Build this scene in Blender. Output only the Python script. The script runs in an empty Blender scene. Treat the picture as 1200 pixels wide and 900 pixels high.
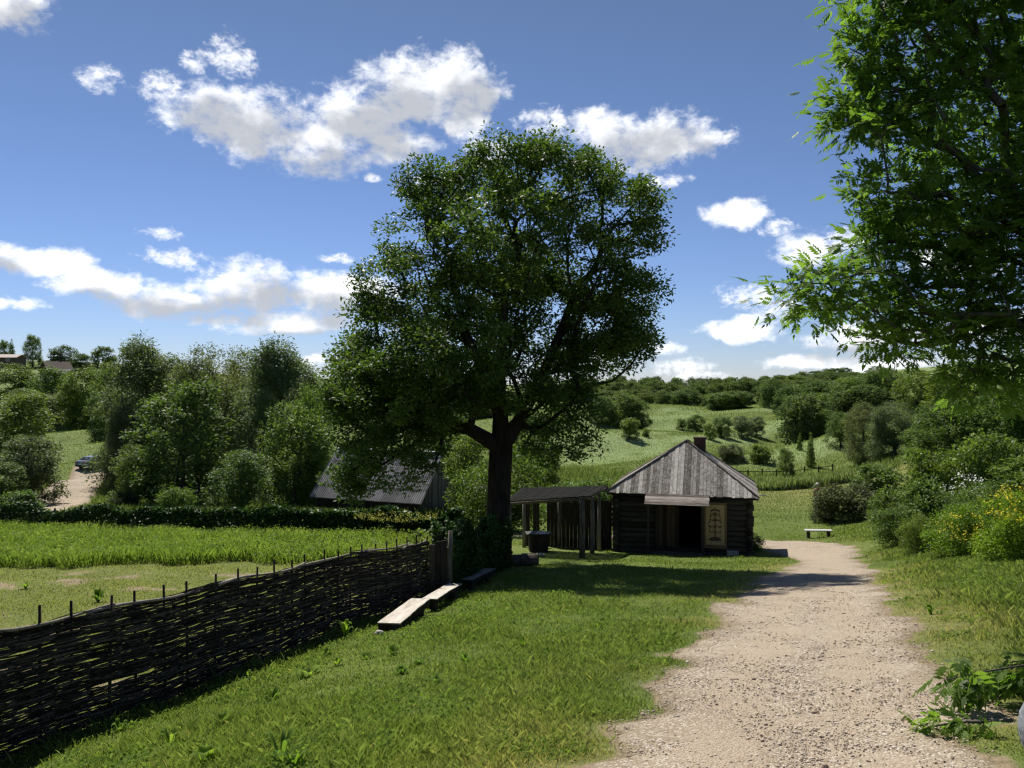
import bpy, bmesh, math, random
import numpy as np
from mathutils import Vector, Matrix, noise as mnoise
R = math.radians
SC = bpy.context.scene
COL = SC.collection
F = 942.0
# ------------------------------------------------------------------ camera
cam_d = bpy.data.cameras.new('camera'); cam = bpy.data.objects.new('camera', cam_d); COL.objects.link(cam)
cam.location = (0, 0, 0); cam.rotation_euler = (R(90), 0, 0)
cam_d.sensor_width = 36; cam_d.lens = 36*F/1200; cam_d.clip_start = 0.05; cam_d.clip_end = 5000
SC.camera = cam
# ------------------------------------------------------------------ sun
SUN_AZ, SUN_EL = R(-25), R(53)
SD = Vector((math.sin(SUN_AZ)*math.cos(SUN_EL), math.cos(SUN_AZ)*math.cos(SUN_EL), math.sin(SUN_EL)))
sl = bpy.data.lights.new('sun', 'SUN'); sl.energy = 4.6; sl.angle = R(0.6); sl.color = (1, .95, .86)
so = bpy.data.objects.new('sun', sl); COL.objects.link(so)
so.rotation_euler = SD.to_track_quat('Z', 'Y').to_euler(); so.location = SD*60
# ------------------------------------------------------------------ world: sky + cumulus
W = bpy.data.worlds.new('World'); SC.world = W; W.use_nodes = True
WT = W.node_tree; WT.nodes.clear()
SKY_STR = 0.065
CLOUDS = [ # px, py, half width, half height of each puff, as directions on the sky
 (250,128,68,32),(305,148,80,38),(375,168,74,28),(430,135,72,40),(482,105,72,42),(530,102,58,40),(552,138,34,26),(465,165,45,24),(205,112,34,10),
 (268,64,36,18),(20,6,50,22),(118,86,30,12),(185,95,26,14),(222,72,20,10),
 (720,155,70,26),(642,146,34,16),(782,160,58,30),(822,160,36,18),(572,176,34,16),(765,188,44,14),(500,210,14,8),(440,205,14,6),
 (-20,292,60,18),(55,308,58,16),(120,335,72,16),(205,350,82,20),(300,340,84,32),(372,348,74,24),(425,343,44,20),(345,378,88,12),(260,372,60,9),
 (202,301,44,12),(185,273,26,7),(32,354,26,8),(-5,352,24,8),
 (868,252,48,16),(910,272,26,10),(945,298,46,18),(985,285,40,16),(884,350,42,16),(918,366,38,13),(868,386,54,13),
 (960,421,78,9),(1005,396,72,14),(1045,428,64,12),(802,428,34,10),(780,411,26,9),(690,415,36,14),(812,440,44,8),
 (397,304,18,7),(372,423,26,9),(782,213,28,7),(655,420,30,16),(1130,300,60,22),(1180,380,70,16),
 (-260,180,120,50),(-420,210,120,40),(1500,200,140,50),(1640,240,120,36),(1420,330,160,22)]
def az_el(px, py):
    u, v = (px-600)/F, (450-py)/F
    az = math.atan(u); return az, math.atan(v*math.cos(az))
def wn(t, **k):
    n = WT.nodes.new(t)
    for a, b in k.items(): setattr(n, a, b)
    return n
def wl(a, b): WT.links.new(a, b)
def wmath(op, a, b=None, c=None, clamp=False):
    n = wn('ShaderNodeMath', operation=op, use_clamp=clamp)
    for i, x in enumerate((a, b, c)):
        if x is None: continue
        if isinstance(x, (int, float)): n.inputs[i].default_value = x
        else: wl(x, n.inputs[i])
    return n.outputs[0]
def wmap(x, a, b, c, d):
    n = wn('ShaderNodeMapRange', interpolation_type='SMOOTHSTEP')
    wl(x, n.inputs[0])
    for i, v in enumerate((a, b, c, d)): n.inputs[i+1].default_value = v
    return n.outputs[0]
sky = wn('ShaderNodeTexSky', sky_type='NISHITA'); sky.sun_disc = False
sky.sun_elevation = SUN_EL; sky.sun_rotation = SUN_AZ; sky.altitude = 200
sky.air_density = 1.0; sky.dust_density = 0.0; sky.ozone_density = 3.0
tc = wn('ShaderNodeTexCoord'); sx = wn('ShaderNodeSeparateXYZ'); wl(tc.outputs['Generated'], sx.inputs[0])
az = wmath('ARCTAN2', sx.outputs[0], sx.outputs[1]); el = wmath('ARCSINE', sx.outputs[2])
cv = wn('ShaderNodeCombineXYZ'); wl(az, cv.inputs[0]); wl(el, cv.inputs[1])
def wnoise(scale, detail, rough, src, dist=0.0):
    n = wn('ShaderNodeTexNoise'); n.inputs['Scale'].default_value = scale; n.inputs['Detail'].default_value = detail
    n.inputs['Roughness'].default_value = rough; n.inputs['Distortion'].default_value = dist
    wl(src, n.inputs['Vector']); return n
strv = wn('ShaderNodeVectorMath', operation='MULTIPLY'); wl(cv.outputs[0], strv.inputs[0]); strv.inputs[1].default_value = (1, 1.35, 1)
nw = wnoise(9, 3, .55, strv.outputs[0])
w1 = wn('ShaderNodeVectorMath', operation='SUBTRACT'); wl(nw.outputs['Color'], w1.inputs[0]); w1.inputs[1].default_value = (.5, .5, .5)
w2 = wn('ShaderNodeVectorMath', operation='MULTIPLY_ADD'); wl(w1.outputs[0], w2.inputs[0]); w2.inputs[1].default_value = (.055, .035, 0); wl(cv.outputs[0], w2.inputs[2])
def field(lst, dv=0.0, du=0.0):
    acc = None
    for (px, py, rx, ry) in lst:
        a, e = az_el(px, py); k = math.cos(a)**2
        ia, ie = F/(rx*k*1.08), F/(ry*1.12)
        m = wn('ShaderNodeVectorMath', operation='MULTIPLY_ADD'); wl(w2.outputs[0], m.inputs[0])
        m.inputs[1].default_value = (ia, ie, 0); m.inputs[2].default_value = (-(a+du)*ia, -(e+dv)*ie, 0)
        d = wn('ShaderNodeVectorMath', operation='DOT_PRODUCT'); wl(m.outputs[0], d.inputs[0]); wl(m.outputs[0], d.inputs[1])
        acc = d.outputs['Value'] if acc is None else wmath('SMOOTH_MIN', acc, d.outputs['Value'], .35)
    return wmath('SUBTRACT', 1.0, acc)
def lobe(lst, x, amp1, amp2, nz1, nz2, a0, a1):
    fb = wmath('ADD', wmath('MULTIPLY', wmath('SUBTRACT', nz1, .5), amp1), wmath('MULTIPLY', wmath('SUBTRACT', nz2, .5), amp2))
    return wmap(wmath('ADD', wmath('MAXIMUM', field(lst), -1.5), fb), a0, a1, 0, 1)
n1 = wnoise(20, 9, .6, strv.outputs[0]); n2 = wnoise(58, 8, .66, strv.outputs[0], .3); n4 = wnoise(110, 6, .7, strv.outputs[0], .4)
alpha = wmath('MAXIMUM', lobe([c for c in CLOUDS if c[2]*c[3] > 700], 0, 3.0, 1.6, n1.outputs[0], n2.outputs[0], -.1, 1.05),
              lobe([c for c in CLOUDS if c[2]*c[3] <= 700], 0, 3.6, 1.4, n2.outputs[0], n4.outputs[0], .0, 1.7))
big = [c for c in CLOUDS if c[2]*c[3] > 1000]
Fs = field(big, dv=-.016, du=.008)
n3 = wnoise(15, 5, .55, strv.outputs[0])
grey = wmap(wmath('ADD', Fs, wmath('MULTIPLY', wmath('SUBTRACT', n3.outputs[0], .5), 2.4)), .05, 1.0, 0, 1)
cm = wn('ShaderNodeMix', data_type='RGBA'); wl(grey, cm.inputs[0])
k = 1/SKY_STR
cm.inputs[6].default_value = (.80*k, .81*k, .83*k, 1); cm.inputs[7].default_value = (.36*k, .38*k, .42*k, 1)
fin = wn('ShaderNodeMix', data_type='RGBA'); wl(alpha, fin.inputs[0])
# sky: the camera's rendition is a little deeper than physical; same for all rays
tint = wn('ShaderNodeMix', data_type='RGBA', blend_type='MULTIPLY'); tint.inputs[0].default_value = 1
wl(sky.outputs[0], tint.inputs[6]); air = wn('ShaderNodeValToRGB'); wl(wmath('MULTIPLY', el, 1.6), air.inputs[0])
air.color_ramp.elements[0].color = (.66, .74, 1.06, 1); air.color_ramp.elements[1].position = .75; air.color_ramp.elements[1].color = (.72, .70, .74, 1)
wl(air.outputs[0], tint.inputs[7])
wl(tint.outputs[2], fin.inputs[6]); wl(cm.outputs[2], fin.inputs[7])
bg = wn('ShaderNodeBackground'); bg.inputs[1].default_value = SKY_STR; wl(fin.outputs[2], bg.inputs[0])
wo = wn('ShaderNodeOutputWorld'); wl(bg.outputs[0], wo.inputs[0])
# ------------------------------------------------------------------ render settings
SC.view_settings.view_transform = 'Standard'; SC.view_settings.look = 'None'; SC.view_settings.exposure = 0.62; SC.view_settings.gamma = 1
SC.render.engine = 'CYCLES'
SC.cycles.use_denoising = True
try: SC.cycles.denoiser = 'OPENIMAGEDENOISE'
except Exception: pass
SC.cycles.max_bounces = 6; SC.cycles.diffuse_bounces = 3; SC.cycles.glossy_bounces = 2; SC.cycles.transmission_bounces = 4
SC.cycles.transparent_max_bounces = 6
SC.cycles.use_adaptive_sampling = True; SC.cycles.adaptive_threshold = 0.02
SC.cycles.pixel_filter_type = 'BLACKMAN_HARRIS'; SC.cycles.filter_width = 1.3

# ================================================================== helpers
rng = np.random.default_rng(7); random.seed(5)
def tag(o, label=None, cat=None, group=None, kind=None):
    if label: o['label'] = label
    if cat: o['category'] = cat
    if group: o['group'] = group
    if kind: o['kind'] = kind
    return o
def empty(name, loc, label=None, cat=None, group=None, rz=0.0):
    o = bpy.data.objects.new(name, None); COL.objects.link(o); o.location = loc; o.rotation_euler = (0, 0, rz)
    o.empty_display_size = .2
    return tag(o, label, cat, group)
def link(name, me, mat=None, parent=None, loc=None, rz=0.0):
    o = bpy.data.objects.new(name, me); COL.objects.link(o)
    if mat is not None: me.materials.append(mat)
    if parent is not None: o.parent = parent
    if loc is not None: o.location = loc
    if rz: o.rotation_euler = (0, 0, rz)
    return o
def np_mesh(name, V, Fc, k=4, attrs=None, smooth=False):
    me = bpy.data.meshes.new(name); V = np.asarray(V, dtype=np.float32); Fc = np.asarray(Fc, dtype=np.int32)
    me.vertices.add(len(V)); me.vertices.foreach_set('co', V.ravel())
    me.loops.add(Fc.size); me.loops.foreach_set('vertex_index', Fc.ravel())
    me.polygons.add(len(Fc)); me.polygons.foreach_set('loop_start', np.arange(0, Fc.size, k, dtype=np.int32))
    me.polygons.foreach_set('loop_total', np.full(len(Fc), k, dtype=np.int32))
    if smooth: me.polygons.foreach_set('use_smooth', np.ones(len(Fc), dtype=bool))
    me.update(calc_edges=True)
    for an, a in (attrs or {}).items():
        a = np.asarray(a, dtype=np.float32)
        if a.ndim == 1:
            at = me.attributes.new(an, 'FLOAT', 'POINT'); at.data.foreach_set('value', a)
        else:
            at = me.attributes.new(an, 'FLOAT_COLOR', 'POINT'); at.data.foreach_set('color', a.ravel())
    return me
class MB:
    """collects shapes for one mesh"""
    def __init__(s): s.v = []; s.f = []; s.a = []
    def add(s, vs, fs, var=None):
        n = len(s.v); s.v += [tuple(p) for p in vs]; s.f += [tuple(i+n for i in f) for f in fs]
        s.a += [random.random() if var is None else var]*len(vs); return s
    def box(s, c, size, rot=None, var=None, jit=0.0):
        x, y, z = (q/2 for q in size); P = []
        for a in (-1, 1):
            for b in (-1, 1):
                for d in (-1, 1):
                    p = Vector((a*x, b*y, d*z))
                    if jit: p += Vector((random.uniform(-jit, jit), random.uniform(-jit, jit), random.uniform(-jit, jit)))
                    if rot is not None: p = rot @ p
                    P.append(p+Vector(c))
        return s.add(P, [(0,1,3,2),(4,6,7,5),(0,4,5,1),(2,3,7,6),(0,2,6,4),(1,5,7,3)], var)
    def tube(s, pts, rad, n=8, caps=True, var=None, squash=1.0):
        pts = [Vector(p) for p in pts]; m = len(pts)
        rad = rad if isinstance(rad, (list, tuple)) else [rad]*m
        P = []; up = Vector((0, 0, 1))
        for i, p in enumerate(pts):
            t = (pts[min(i+1, m-1)]-pts[max(i-1, 0)]).normalized()
            a = t.cross(up)
            if a.length < .05: a = t.cross(Vector((1, 0, 0)))
            a.normalize(); b = a.cross(t).normalized()
            for j in range(n):
                th = 2*math.pi*j/n
                P.append(p+(a*math.cos(th)+b*math.sin(th)*squash)*rad[i])
        Fs_ = [(i*n+j, i*n+(j+1) % n, (i+1)*n+(j+1) % n, (i+1)*n+j) for i in range(m-1) for j in range(n)]
        if caps: Fs_ += [tuple(range(n-1, -1, -1)), tuple((m-1)*n+j for j in range(n))]
        return s.add(P, Fs_, var)
    def prism(s, poly, d, var=None):
        """polygon (list of 3-D points) extruded by the vector d"""
        n = len(poly); d = Vector(d); P = [Vector(p) for p in poly]+[Vector(p)+d for p in poly]
        return s.add(P, [tuple(range(n-1, -1, -1)), tuple(range(n, 2*n))]+[(i, (i+1) % n, n+(i+1) % n, n+i) for i in range(n)], var)
    def mesh(s, name, smooth=False):
        me = bpy.data.meshes.new(name); me.from_pydata(s.v, [], s.f); me.update()
        at = me.attributes.new('var', 'FLOAT', 'POINT'); at.data.foreach_set('value', np.array(s.a, dtype=np.float32))
        bm = bmesh.new(); bm.from_mesh(me); bmesh.ops.recalc_face_normals(bm, faces=bm.faces); bm.to_mesh(me); bm.free()
        if smooth:
            for p in me.polygons: p.use_smooth = True
        return me
    def build(s, name, mat, parent=None, loc=None, rz=0.0, smooth=False, bevel=0.0):
        o = link(name, s.mesh(name, smooth), mat, parent, loc, rz)
        if bevel:
            b = o.modifiers.new('bevel', 'BEVEL'); b.width = bevel; b.segments = 2; b.limit_method = 'ANGLE'
        return o
def copy_tree(o, parent=None):
    c = o.copy(); COL.objects.link(c); c.parent = parent
    for ch in list(o.children): copy_tree(ch, c)
    return c
# ------------------------------------------------------------------ materials
def lin(c): return tuple(((x/255) / 12.92 if x/255 <= .04045 else ((x/255+.055)/1.055)**2.4) for x in c)
class NT:
    def __init__(s, name):
        s.m = bpy.data.materials.new(name); s.m.use_nodes = True; s.t = s.m.node_tree; s.t.nodes.clear()
        s.out = s.n('ShaderNodeOutputMaterial')
    def n(s, t, **k):
        nd = s.t.nodes.new(t)
        for a, b in k.items(): setattr(nd, a, b)
        return nd
    def l(s, a, b): s.t.links.new(a, b)
    def val(s, sock, x):
        if hasattr(x, 'is_linked') or isinstance(x, bpy.types.NodeSocket): s.l(x, sock)
        elif isinstance(x, (tuple, list)) and len(x) == 3 and sock.type == 'RGBA': sock.default_value = (*x, 1)
        else: sock.default_value = x
    def pos(s, scale=(1, 1, 1), obj=False):
        if obj: src = s.n('ShaderNodeTexCoord').outputs['Object']
        else: src = s.n('ShaderNodeNewGeometry').outputs['Position']
        m = s.n('ShaderNodeMapping'); s.l(src, m.inputs[0]); m.inputs['Scale'].default_value = scale; return m.outputs[0]
    def noise(s, vec, scale, detail=4, rough=.55, dist=0.0):
        x = s.n('ShaderNodeTexNoise'); s.l(vec, x.inputs['Vector']); x.inputs['Scale'].default_value = scale
        x.inputs['Detail'].default_value = detail; x.inputs['Roughness'].default_value = rough; x.inputs['Distortion'].default_value = dist
        return x.outputs[0]
    def attr(s, name):
        a = s.n('ShaderNodeAttribute'); a.attribute_name = name; return a
    def ramp(s, fac, stops, interp='LINEAR'):
        r = s.n('ShaderNodeValToRGB'); s.l(fac, r.inputs[0]); e = r.color_ramp.elements; r.color_ramp.interpolation = interp
        while len(e) > 1: e.remove(e[-1])
        e[0].position = stops[0][0]; e[0].color = (*stops[0][1], 1)
        for p, c in stops[1:]:
            x = e.new(p); x.color = (*c, 1)
        return r.outputs[0]
    def mix(s, f, a, b, mode='MIX'):
        m = s.n('ShaderNodeMix', data_type='RGBA', blend_type=mode); s.val(m.inputs[0], f); s.val(m.inputs[6], a); s.val(m.inputs[7], b)
        return m.outputs[2]
    def math(s, op, a, b=0.0, clamp=False):
        m = s.n('ShaderNodeMath', operation=op, use_clamp=clamp); s.val(m.inputs[0], a); s.val(m.inputs[1], b); return m.outputs[0]
    def mapr(s, x, a, b, c=0.0, d=1.0):
        m = s.n('ShaderNodeMapRange', interpolation_type='SMOOTHSTEP'); s.l(x, m.inputs[0])
        for i, v in enumerate((a, b, c, d)): m.inputs[i+1].default_value = v
        return m.outputs[0]
    def bump(s, h, strength=.5, dist=.02):
        b = s.n('ShaderNodeBump'); s.l(h, b.inputs['Height']); b.inputs['Strength'].default_value = strength; b.inputs['Distance'].default_value = dist
        return b.outputs[0]
    def pbr(s, col, rough=.8, spec=.3, normal=None, metal=0.0):
        p = s.n('ShaderNodeBsdfPrincipled'); s.val(p.inputs['Base Color'], col); s.val(p.inputs['Roughness'], rough)
        p.inputs['Specular IOR Level'].default_value = spec; p.inputs['Metallic'].default_value = metal
        if normal is not None: s.l(normal, p.inputs['Normal'])
        return p.outputs[0]
    def done(s, sh): s.l(sh, s.out.inputs[0]); return s.m
def m_leaf(name, c0, c1, c2, trans=.35, rough=.5, nscale=.5, spec=.25, transcol=1.5):
    t = NT(name); v = t.attr('var').outputs['Fac']
    n = t.noise(t.pos(), nscale, 2); f = t.math('ADD', t.math('MULTIPLY', v, .7), t.math('MULTIPLY', t.math('SUBTRACT', n, .35), .9), True)
    c = t.ramp(f, [(0, c0), (.5, c1), (1, c2)])
    # every tree has a green of its own
    oi = t.n('ShaderNodeObjectInfo'); c = t.mix(1.0, c, t.ramp(oi.outputs['Random'], [(0, (.78,.86,.95)), (.3, (1.22,1.12,.85)), (.55, (.90,1.0,.90)), (.8, (1.30,1.22,1.15)), (1, (.85,.88,.80))]), 'MULTIPLY')
    tr = t.n('ShaderNodeBsdfTranslucent'); t.l(t.mix(1.0, c, (transcol, transcol*1.1, .7), 'MULTIPLY'), tr.inputs[0])
    mx = t.n('ShaderNodeMixShader'); mx.inputs[0].default_value = trans
    t.l(t.pbr(c, rough, spec), mx.inputs[1]); t.l(tr.outputs[0], mx.inputs[2])
    return t.done(mx.outputs[0])
def m_wood(name, c0, c1, scale=(1, 1, 1), rough=.85, gscale=14, obj=True, dirt=None, bump=.5):
    """weathered wood; scale stretches the grain (small number along the grain)"""
    t = NT(name); v = t.attr('var').outputs['Fac']; p = t.pos(scale, obj)
    o = t.n('ShaderNodeVectorMath', operation='ADD'); t.l(p, o.inputs[0])
    cx = t.n('ShaderNodeCombineXYZ'); t.l(t.math('MULTIPLY', v, 37.0), cx.inputs[0]); t.l(t.math('MULTIPLY', v, 17.0), cx.inputs[2]); t.l(cx.outputs[0], o.inputs[1])
    g = t.noise(o.outputs[0], gscale, 6, .65, .4); g2 = t.noise(o.outputs[0], gscale*.25, 3)
    f = t.math('ADD', t.math('MULTIPLY', g, .8), t.math('ADD', t.math('MULTIPLY', g2, .45), t.math('MULTIPLY', v, .35)))
    f = t.math('SUBTRACT', f, .32, True)
    c = t.ramp(f, [(0.08, tuple(x*.35 for x in c0)), (.35, c0), (.75, c1)])
    return t.done(t.pbr(c, rough, .04, t.bump(g, bump, .01)))
def m_plain(name, c, rough=.6, spec=.4, metal=0.0, var=.25, nscale=6):
    t = NT(name); n = t.noise(t.pos(obj=True), nscale, 4)
    return t.done(t.pbr(t.mix(n, tuple(x*(1-var) for x in c), tuple(min(1, x*(1+var)) for x in c)), rough, spec, None, metal))
M = {}
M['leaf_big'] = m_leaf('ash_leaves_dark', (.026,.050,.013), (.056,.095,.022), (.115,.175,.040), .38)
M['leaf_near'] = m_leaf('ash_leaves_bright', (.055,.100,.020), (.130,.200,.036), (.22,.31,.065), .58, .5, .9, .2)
M['leaf_mid'] = m_leaf('deciduous_leaves', (.052,.082,.024), (.105,.152,.042), (.175,.24,.07), .34, .6, .25)
M['leaf_bright'] = m_leaf('fresh_leaves', (.050,.085,.020), (.105,.155,.036), (.17,.235,.06), .3, .55, .6)
M['leaf_weed'] = m_leaf('weed_leaves', (.07,.12,.025), (.13,.20,.035), (.20,.27,.06), .5, .85, 3, .08)
M['leaf_willow'] = m_leaf('willow_leaves', (.07,.092,.046), (.13,.16,.084), (.20,.235,.13), .3, .6, .4)
M['leaf_far'] = m_leaf('far_leaves', (.048,.072,.034), (.098,.136,.058), (.17,.215,.09), .28, .8, .12, .1)
M['leaf_olive'] = m_leaf('olive_shrub_leaves', (.045,.058,.030), (.075,.090,.042), (.11,.125,.06), .2, .7, .6)
M['leaf_ivy'] = m_leaf('ivy_leaves', (.014,.034,.008), (.032,.072,.014), (.075,.140,.026), .2, .5, .8)
M['leaf_yellow'] = m_leaf('yellow_green_leaves', (.07,.13,.015), (.15,.24,.025), (.26,.33,.04), .35, .5, .9)
M['flower_yellow'] = m_plain('yellow_blossom', (.62,.50,.03), .8, .1)
M['flower_dull'] = m_plain('dull_yellow_blossom', (.36,.36,.06), .8, .1); M['flower_white'] = m_plain('white_blossom', (.72,.74,.66), .8, .1)
M['bark'] = m_wood('bark', (.022,.018,.014), (.055,.048,.038), (1, 1, .18), .95, 9, True, None, 1.0)
M['bark_grey'] = m_wood('grey_bark', (.05,.045,.038), (.13,.12,.10), (1, 1, .2), .95, 7, True, None, .8)
M['shingle'] = m_wood('weathered_boards', (.155,.138,.122), (.62,.58,.53), (1, 1, .10), .9, 26, True, None, .7)
M['log'] = m_wood('dark_logs', (.030,.026,.022), (.085,.075,.064), (.12, 1, 1), .95, 18)
M['wood_dark'] = m_wood('dark_wood', (.030,.025,.020), (.085,.07,.056), (1, 1, .15), .9, 18)
M['wood_mid'] = m_wood('grey_brown_wood', (.085,.072,.058), (.24,.21,.17), (1, 1, .15), .9, 18)
M['plank_pale'] = m_wood('sun_bleached_plank', (.34,.30,.25), (.62,.57,.50), (1, .12, 1), .8, 20, True, None, .3)
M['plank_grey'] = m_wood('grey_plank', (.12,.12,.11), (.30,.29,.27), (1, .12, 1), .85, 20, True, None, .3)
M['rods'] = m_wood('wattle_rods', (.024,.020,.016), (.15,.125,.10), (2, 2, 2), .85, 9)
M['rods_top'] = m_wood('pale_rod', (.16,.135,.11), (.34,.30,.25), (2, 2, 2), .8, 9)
M['iron'] = m_plain('dark_iron', (.06,.06,.063), .5, .5, .6)
M['brick'] = m_plain('sooty_brick', (.075,.045,.035), .9, .2, 0, .4, 20)
M['black'] = m_plain('black_rubber', (.02,.02,.02), .8, .2)

# ================================================================== terrain
# profile columns: direction (photo column, as a compass direction) -> knots of distance and height
PROF = {
 -300: [(0,-1.65),(4,-2.5),(7.9,-3.75),(16,-5.1),(28,-6.5),(40,-7.2),(60,-9.2),(95,-9.9),(130,-9.2),(190,-6),(260,8),(300,13),(500,16),(1200,16)],
 0:   [(0,-1.65),(3,-2.25),(5.5,-3.05),(7.9,-3.84),(10,-4.2),(16,-5.15),(28,-6.45),(40,-7.2),(60,-9.3),(95,-9.9),(130,-9.2),(190,-6),(260,5),(300,9.5),(500,11),(1200,12)],
 100: [(0,-1.65),(3,-2.15),(6,-2.95),(8.9,-3.88),(11,-4.3),(16,-5.1),(28,-6.4),(40,-7.2),(60,-9.3),(95,-9.9),(130,-9),(190,-6),(260,4),(300,8.5),(500,11),(1200,12)],
 200: [(0,-1.65),(4,-2.33),(7,-3.08),(10.1,-4.02),(13,-4.5),(18,-5.3),(28,-6.4),(40,-7.2),(60,-9.2),(100,-10.5),(160,-8),(260,1),(320,7),(500,10),(1200,12)],
 300: [(0,-1.65),(5,-2.45),(9,-3.45),(11.8,-4.17),(15,-4.75),(20,-5.5),(28,-6.3),(40,-7.2),(60,-9.2),(100,-10.5),(200,-6),(400,3),(1200,6)],
 400: [(0,-1.65),(5,-2.45),(10,-3.45),(14.1,-4.33),(18,-5.0),(28,-6.25),(40,-7.2),(60,-9.2),(100,-10.3),(200,-5),(400,3),(1200,6)],
 500: [(0,-1.65),(5,-2.45),(10,-3.3),(14,-4.15),(17.2,-4.72),(22,-5.5),(28,-6.2),(40,-7.3),(60,-9.0),(100,-9.8),(200,-4.5),(400,1),(1200,4)],
 640: [(0,-1.65),(5,-2.45),(10,-3.25),(17,-4.38),(24,-5.5),(29,-6.22),(40,-7.4),(60,-8.8),(85,-9.2),(110,-8.6),(140,-6.3),(180,-4.8),(230,-5.2),(350,-7.5),(1200,-2)],
 740: [(0,-1.65),(5,-2.45),(10,-3.25),(17,-4.38),(24,-5.5),(30,-6.4),(40,-7.5),(60,-8.7),(85,-9.3),(110,-8.9),(140,-7.4),(180,-6.2),(230,-6.4),(350,-7.5),(1200,-2)],
 850: [(0,-1.65),(5,-2.45),(10,-3.25),(17,-4.38),(24,-5.5),(30,-6.42),(40,-7.4),(59,-8.45),(75,-9.2),(95,-9.3),(115,-8.9),(140,-8.6),(180,-7.2),(230,-6.4),(350,-6.5),(1200,-2)],
 930: [(0,-1.65),(5,-2.45),(10,-3.2),(17,-4.38),(24,-5.45),(30,-6.35),(34,-6.85),(43,-7.75),(59,-8.5),(75,-9.2),(95,-9.1),(120,-8.5),(140,-8.1),(180,-6.3),(230,-3),(350,0),(1200,2)],
 1010:[(0,-1.65),(5,-2.4),(10,-3.15),(17,-4.3),(24,-5.35),(30,-6.2),(40,-7.1),(60,-8.0),(80,-8.2),(110,-6.5),(150,-3.5),(200,0),(350,5),(1200,6)],
 1100:[(0,-1.65),(5,-2.35),(10,-3.05),(17,-4.05),(24,-4.95),(40,-6.2),(60,-6.6),(80,-6),(110,-4),(150,-.5),(200,3),(350,8),(1200,9)],
 1220:[(0,-1.65),(5,-2.3),(10,-2.9),(17,-3.7),(24,-4.3),(40,-5.2),(60,-5),(80,-4),(110,-1.5),(150,2),(200,5),(350,9),(1200,10)],
 1500:[(0,-1.65),(5,-2.1),(10,-2.5),(17,-3),(24,-3.4),(40,-4),(60,-4),(80,-3),(110,0),(150,3),(200,6),(350,9),(1200,10)]}
RG = np.concatenate([[0], np.geomspace(.5, 1200, 240)])
_cols = sorted(PROF); _th = []; _tab = []
def _smooth(a):
    for _ in range(3): a[1:-1] = .25*a[:-2]+.5*a[1:-1]+.25*a[2:]
    return a
_th.append(-math.pi); _tab.append(-1.65+.12*np.minimum(RG, 60))
_th.append(-2.2); _tab.append(-1.65+.03*np.minimum(RG, 60))
for c in _cols:
    th = math.atan((c-600)/F); kn = PROF[c]
    r = np.array([q[0]/math.cos(th) for q in kn]); z = np.array([q[1] for q in kn])
    _th.append(th); _tab.append(_smooth(np.interp(RG, r, z)))
_th.append(1.7); _tab.append(-1.65+.02*np.minimum(RG, 60))
_th.append(math.pi); _tab.append(-1.65+.12*np.minimum(RG, 60))
THU = np.linspace(-math.pi, math.pi, 1441); _th = np.array(_th); _tab = np.array(_tab)
TAB = np.stack([np.interp(THU, _th, _tab[:, i]) for i in range(len(RG))], 1)
ker = np.hanning(23); ker /= ker.sum()   # round the profiles off sideways
TAB = np.stack([np.convolve(np.pad(TAB[:, i], 11, mode='edge'), ker, 'valid') for i in range(TAB.shape[1])], 1)
_lr = np.log(np.maximum(RG, .25))
def H(x, y):
    x = np.asarray(x, float); y = np.asarray(y, float); r = np.hypot(x, y); th = np.arctan2(x, y)
    fi = np.clip(np.interp(np.log(np.maximum(r, .25)), _lr, np.arange(len(RG))), 0, len(RG)-1.001); i = fi.astype(int); fi = fi-i
    ft = np.clip((th+math.pi)/(2*math.pi)*1440, 0, 1439.999); j = ft.astype(int); ft = ft-j
    z = (TAB[j, i]*(1-fi)+TAB[j, i+1]*fi)*(1-ft)+(TAB[j+1, i]*(1-fi)+TAB[j+1, i+1]*fi)*ft
    z = z+.03*np.sin(x*1.3+y*.7)*np.cos(y*.9-x*.4)*np.clip(r/8, 0, 1)
    far = np.clip((r-70)/40, 0, 1)*np.clip((320-r)/60, 0, 1)
    z = z+far*(.85*np.sin((y-x*.9)*.19+1.2*np.sin(x*.05))+.4*np.sin(x*.11+y*.05)+.25*np.sin(x*.31-y*.23))
    return z
def h1(x, y): return float(H(x, y))
def gp(px, py, dmin=3, dmax=400):
    """the ground point seen in direction (px, py)"""
    d = np.geomspace(dmin, dmax, 4000); u, v = (px-600)/F, (450-py)/F
    s = H(u*d, d)-v*d; k = np.argmax(s > 0)
    d = float(d[k]); return Vector((u*d, d, h1(u*d, d)))
def at(px, py, d): return Vector(((px-600)/F*d, d, (450-py)/F*d))
# path centre line
PL = []
for py, l, r in [(900,712,1185),(830,760,1138),(760,802,1098),(722,830,1070),(700,850,1066),(682,878,1046),(668,902,1034),(656,922,1018)]:
    a, b = gp(l, py), gp(r, py); c = (a+b)/2; PL.append((c.x, c.y, (b.x-a.x)/2))
hw0 = PL[0][2]
PL = [(.4,-6,1.4),(.9,-1,1.35),(1.35,2.5,1.3)]+PL
q = gp(952, 643); PL += [(q.x-.1, q.y+.3, 1.6)]; q = gp(905, 639); PL += [(q.x, q.y+1.5, 1.1), (q.x-5, q.y+3.5, .95), (q.x-14, q.y+5, .9)]
def catmull(P, n=12):
    P = np.array(P, float); out = []
    for i in range(len(P)-1):
        p0, p1, p2, p3 = P[max(i-1, 0)], P[i], P[i+1], P[min(i+2, len(P)-1)]
        for k in range(n):
            t = k/n; out.append(.5*((2*p1)+(-p0+p2)*t+(2*p0-5*p1+4*p2-p3)*t*t+(-p0+3*p1-3*p2+p3)*t**3))
    out.append(P[-1]); return np.array(out)
PATH = catmull(PL)
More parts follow.
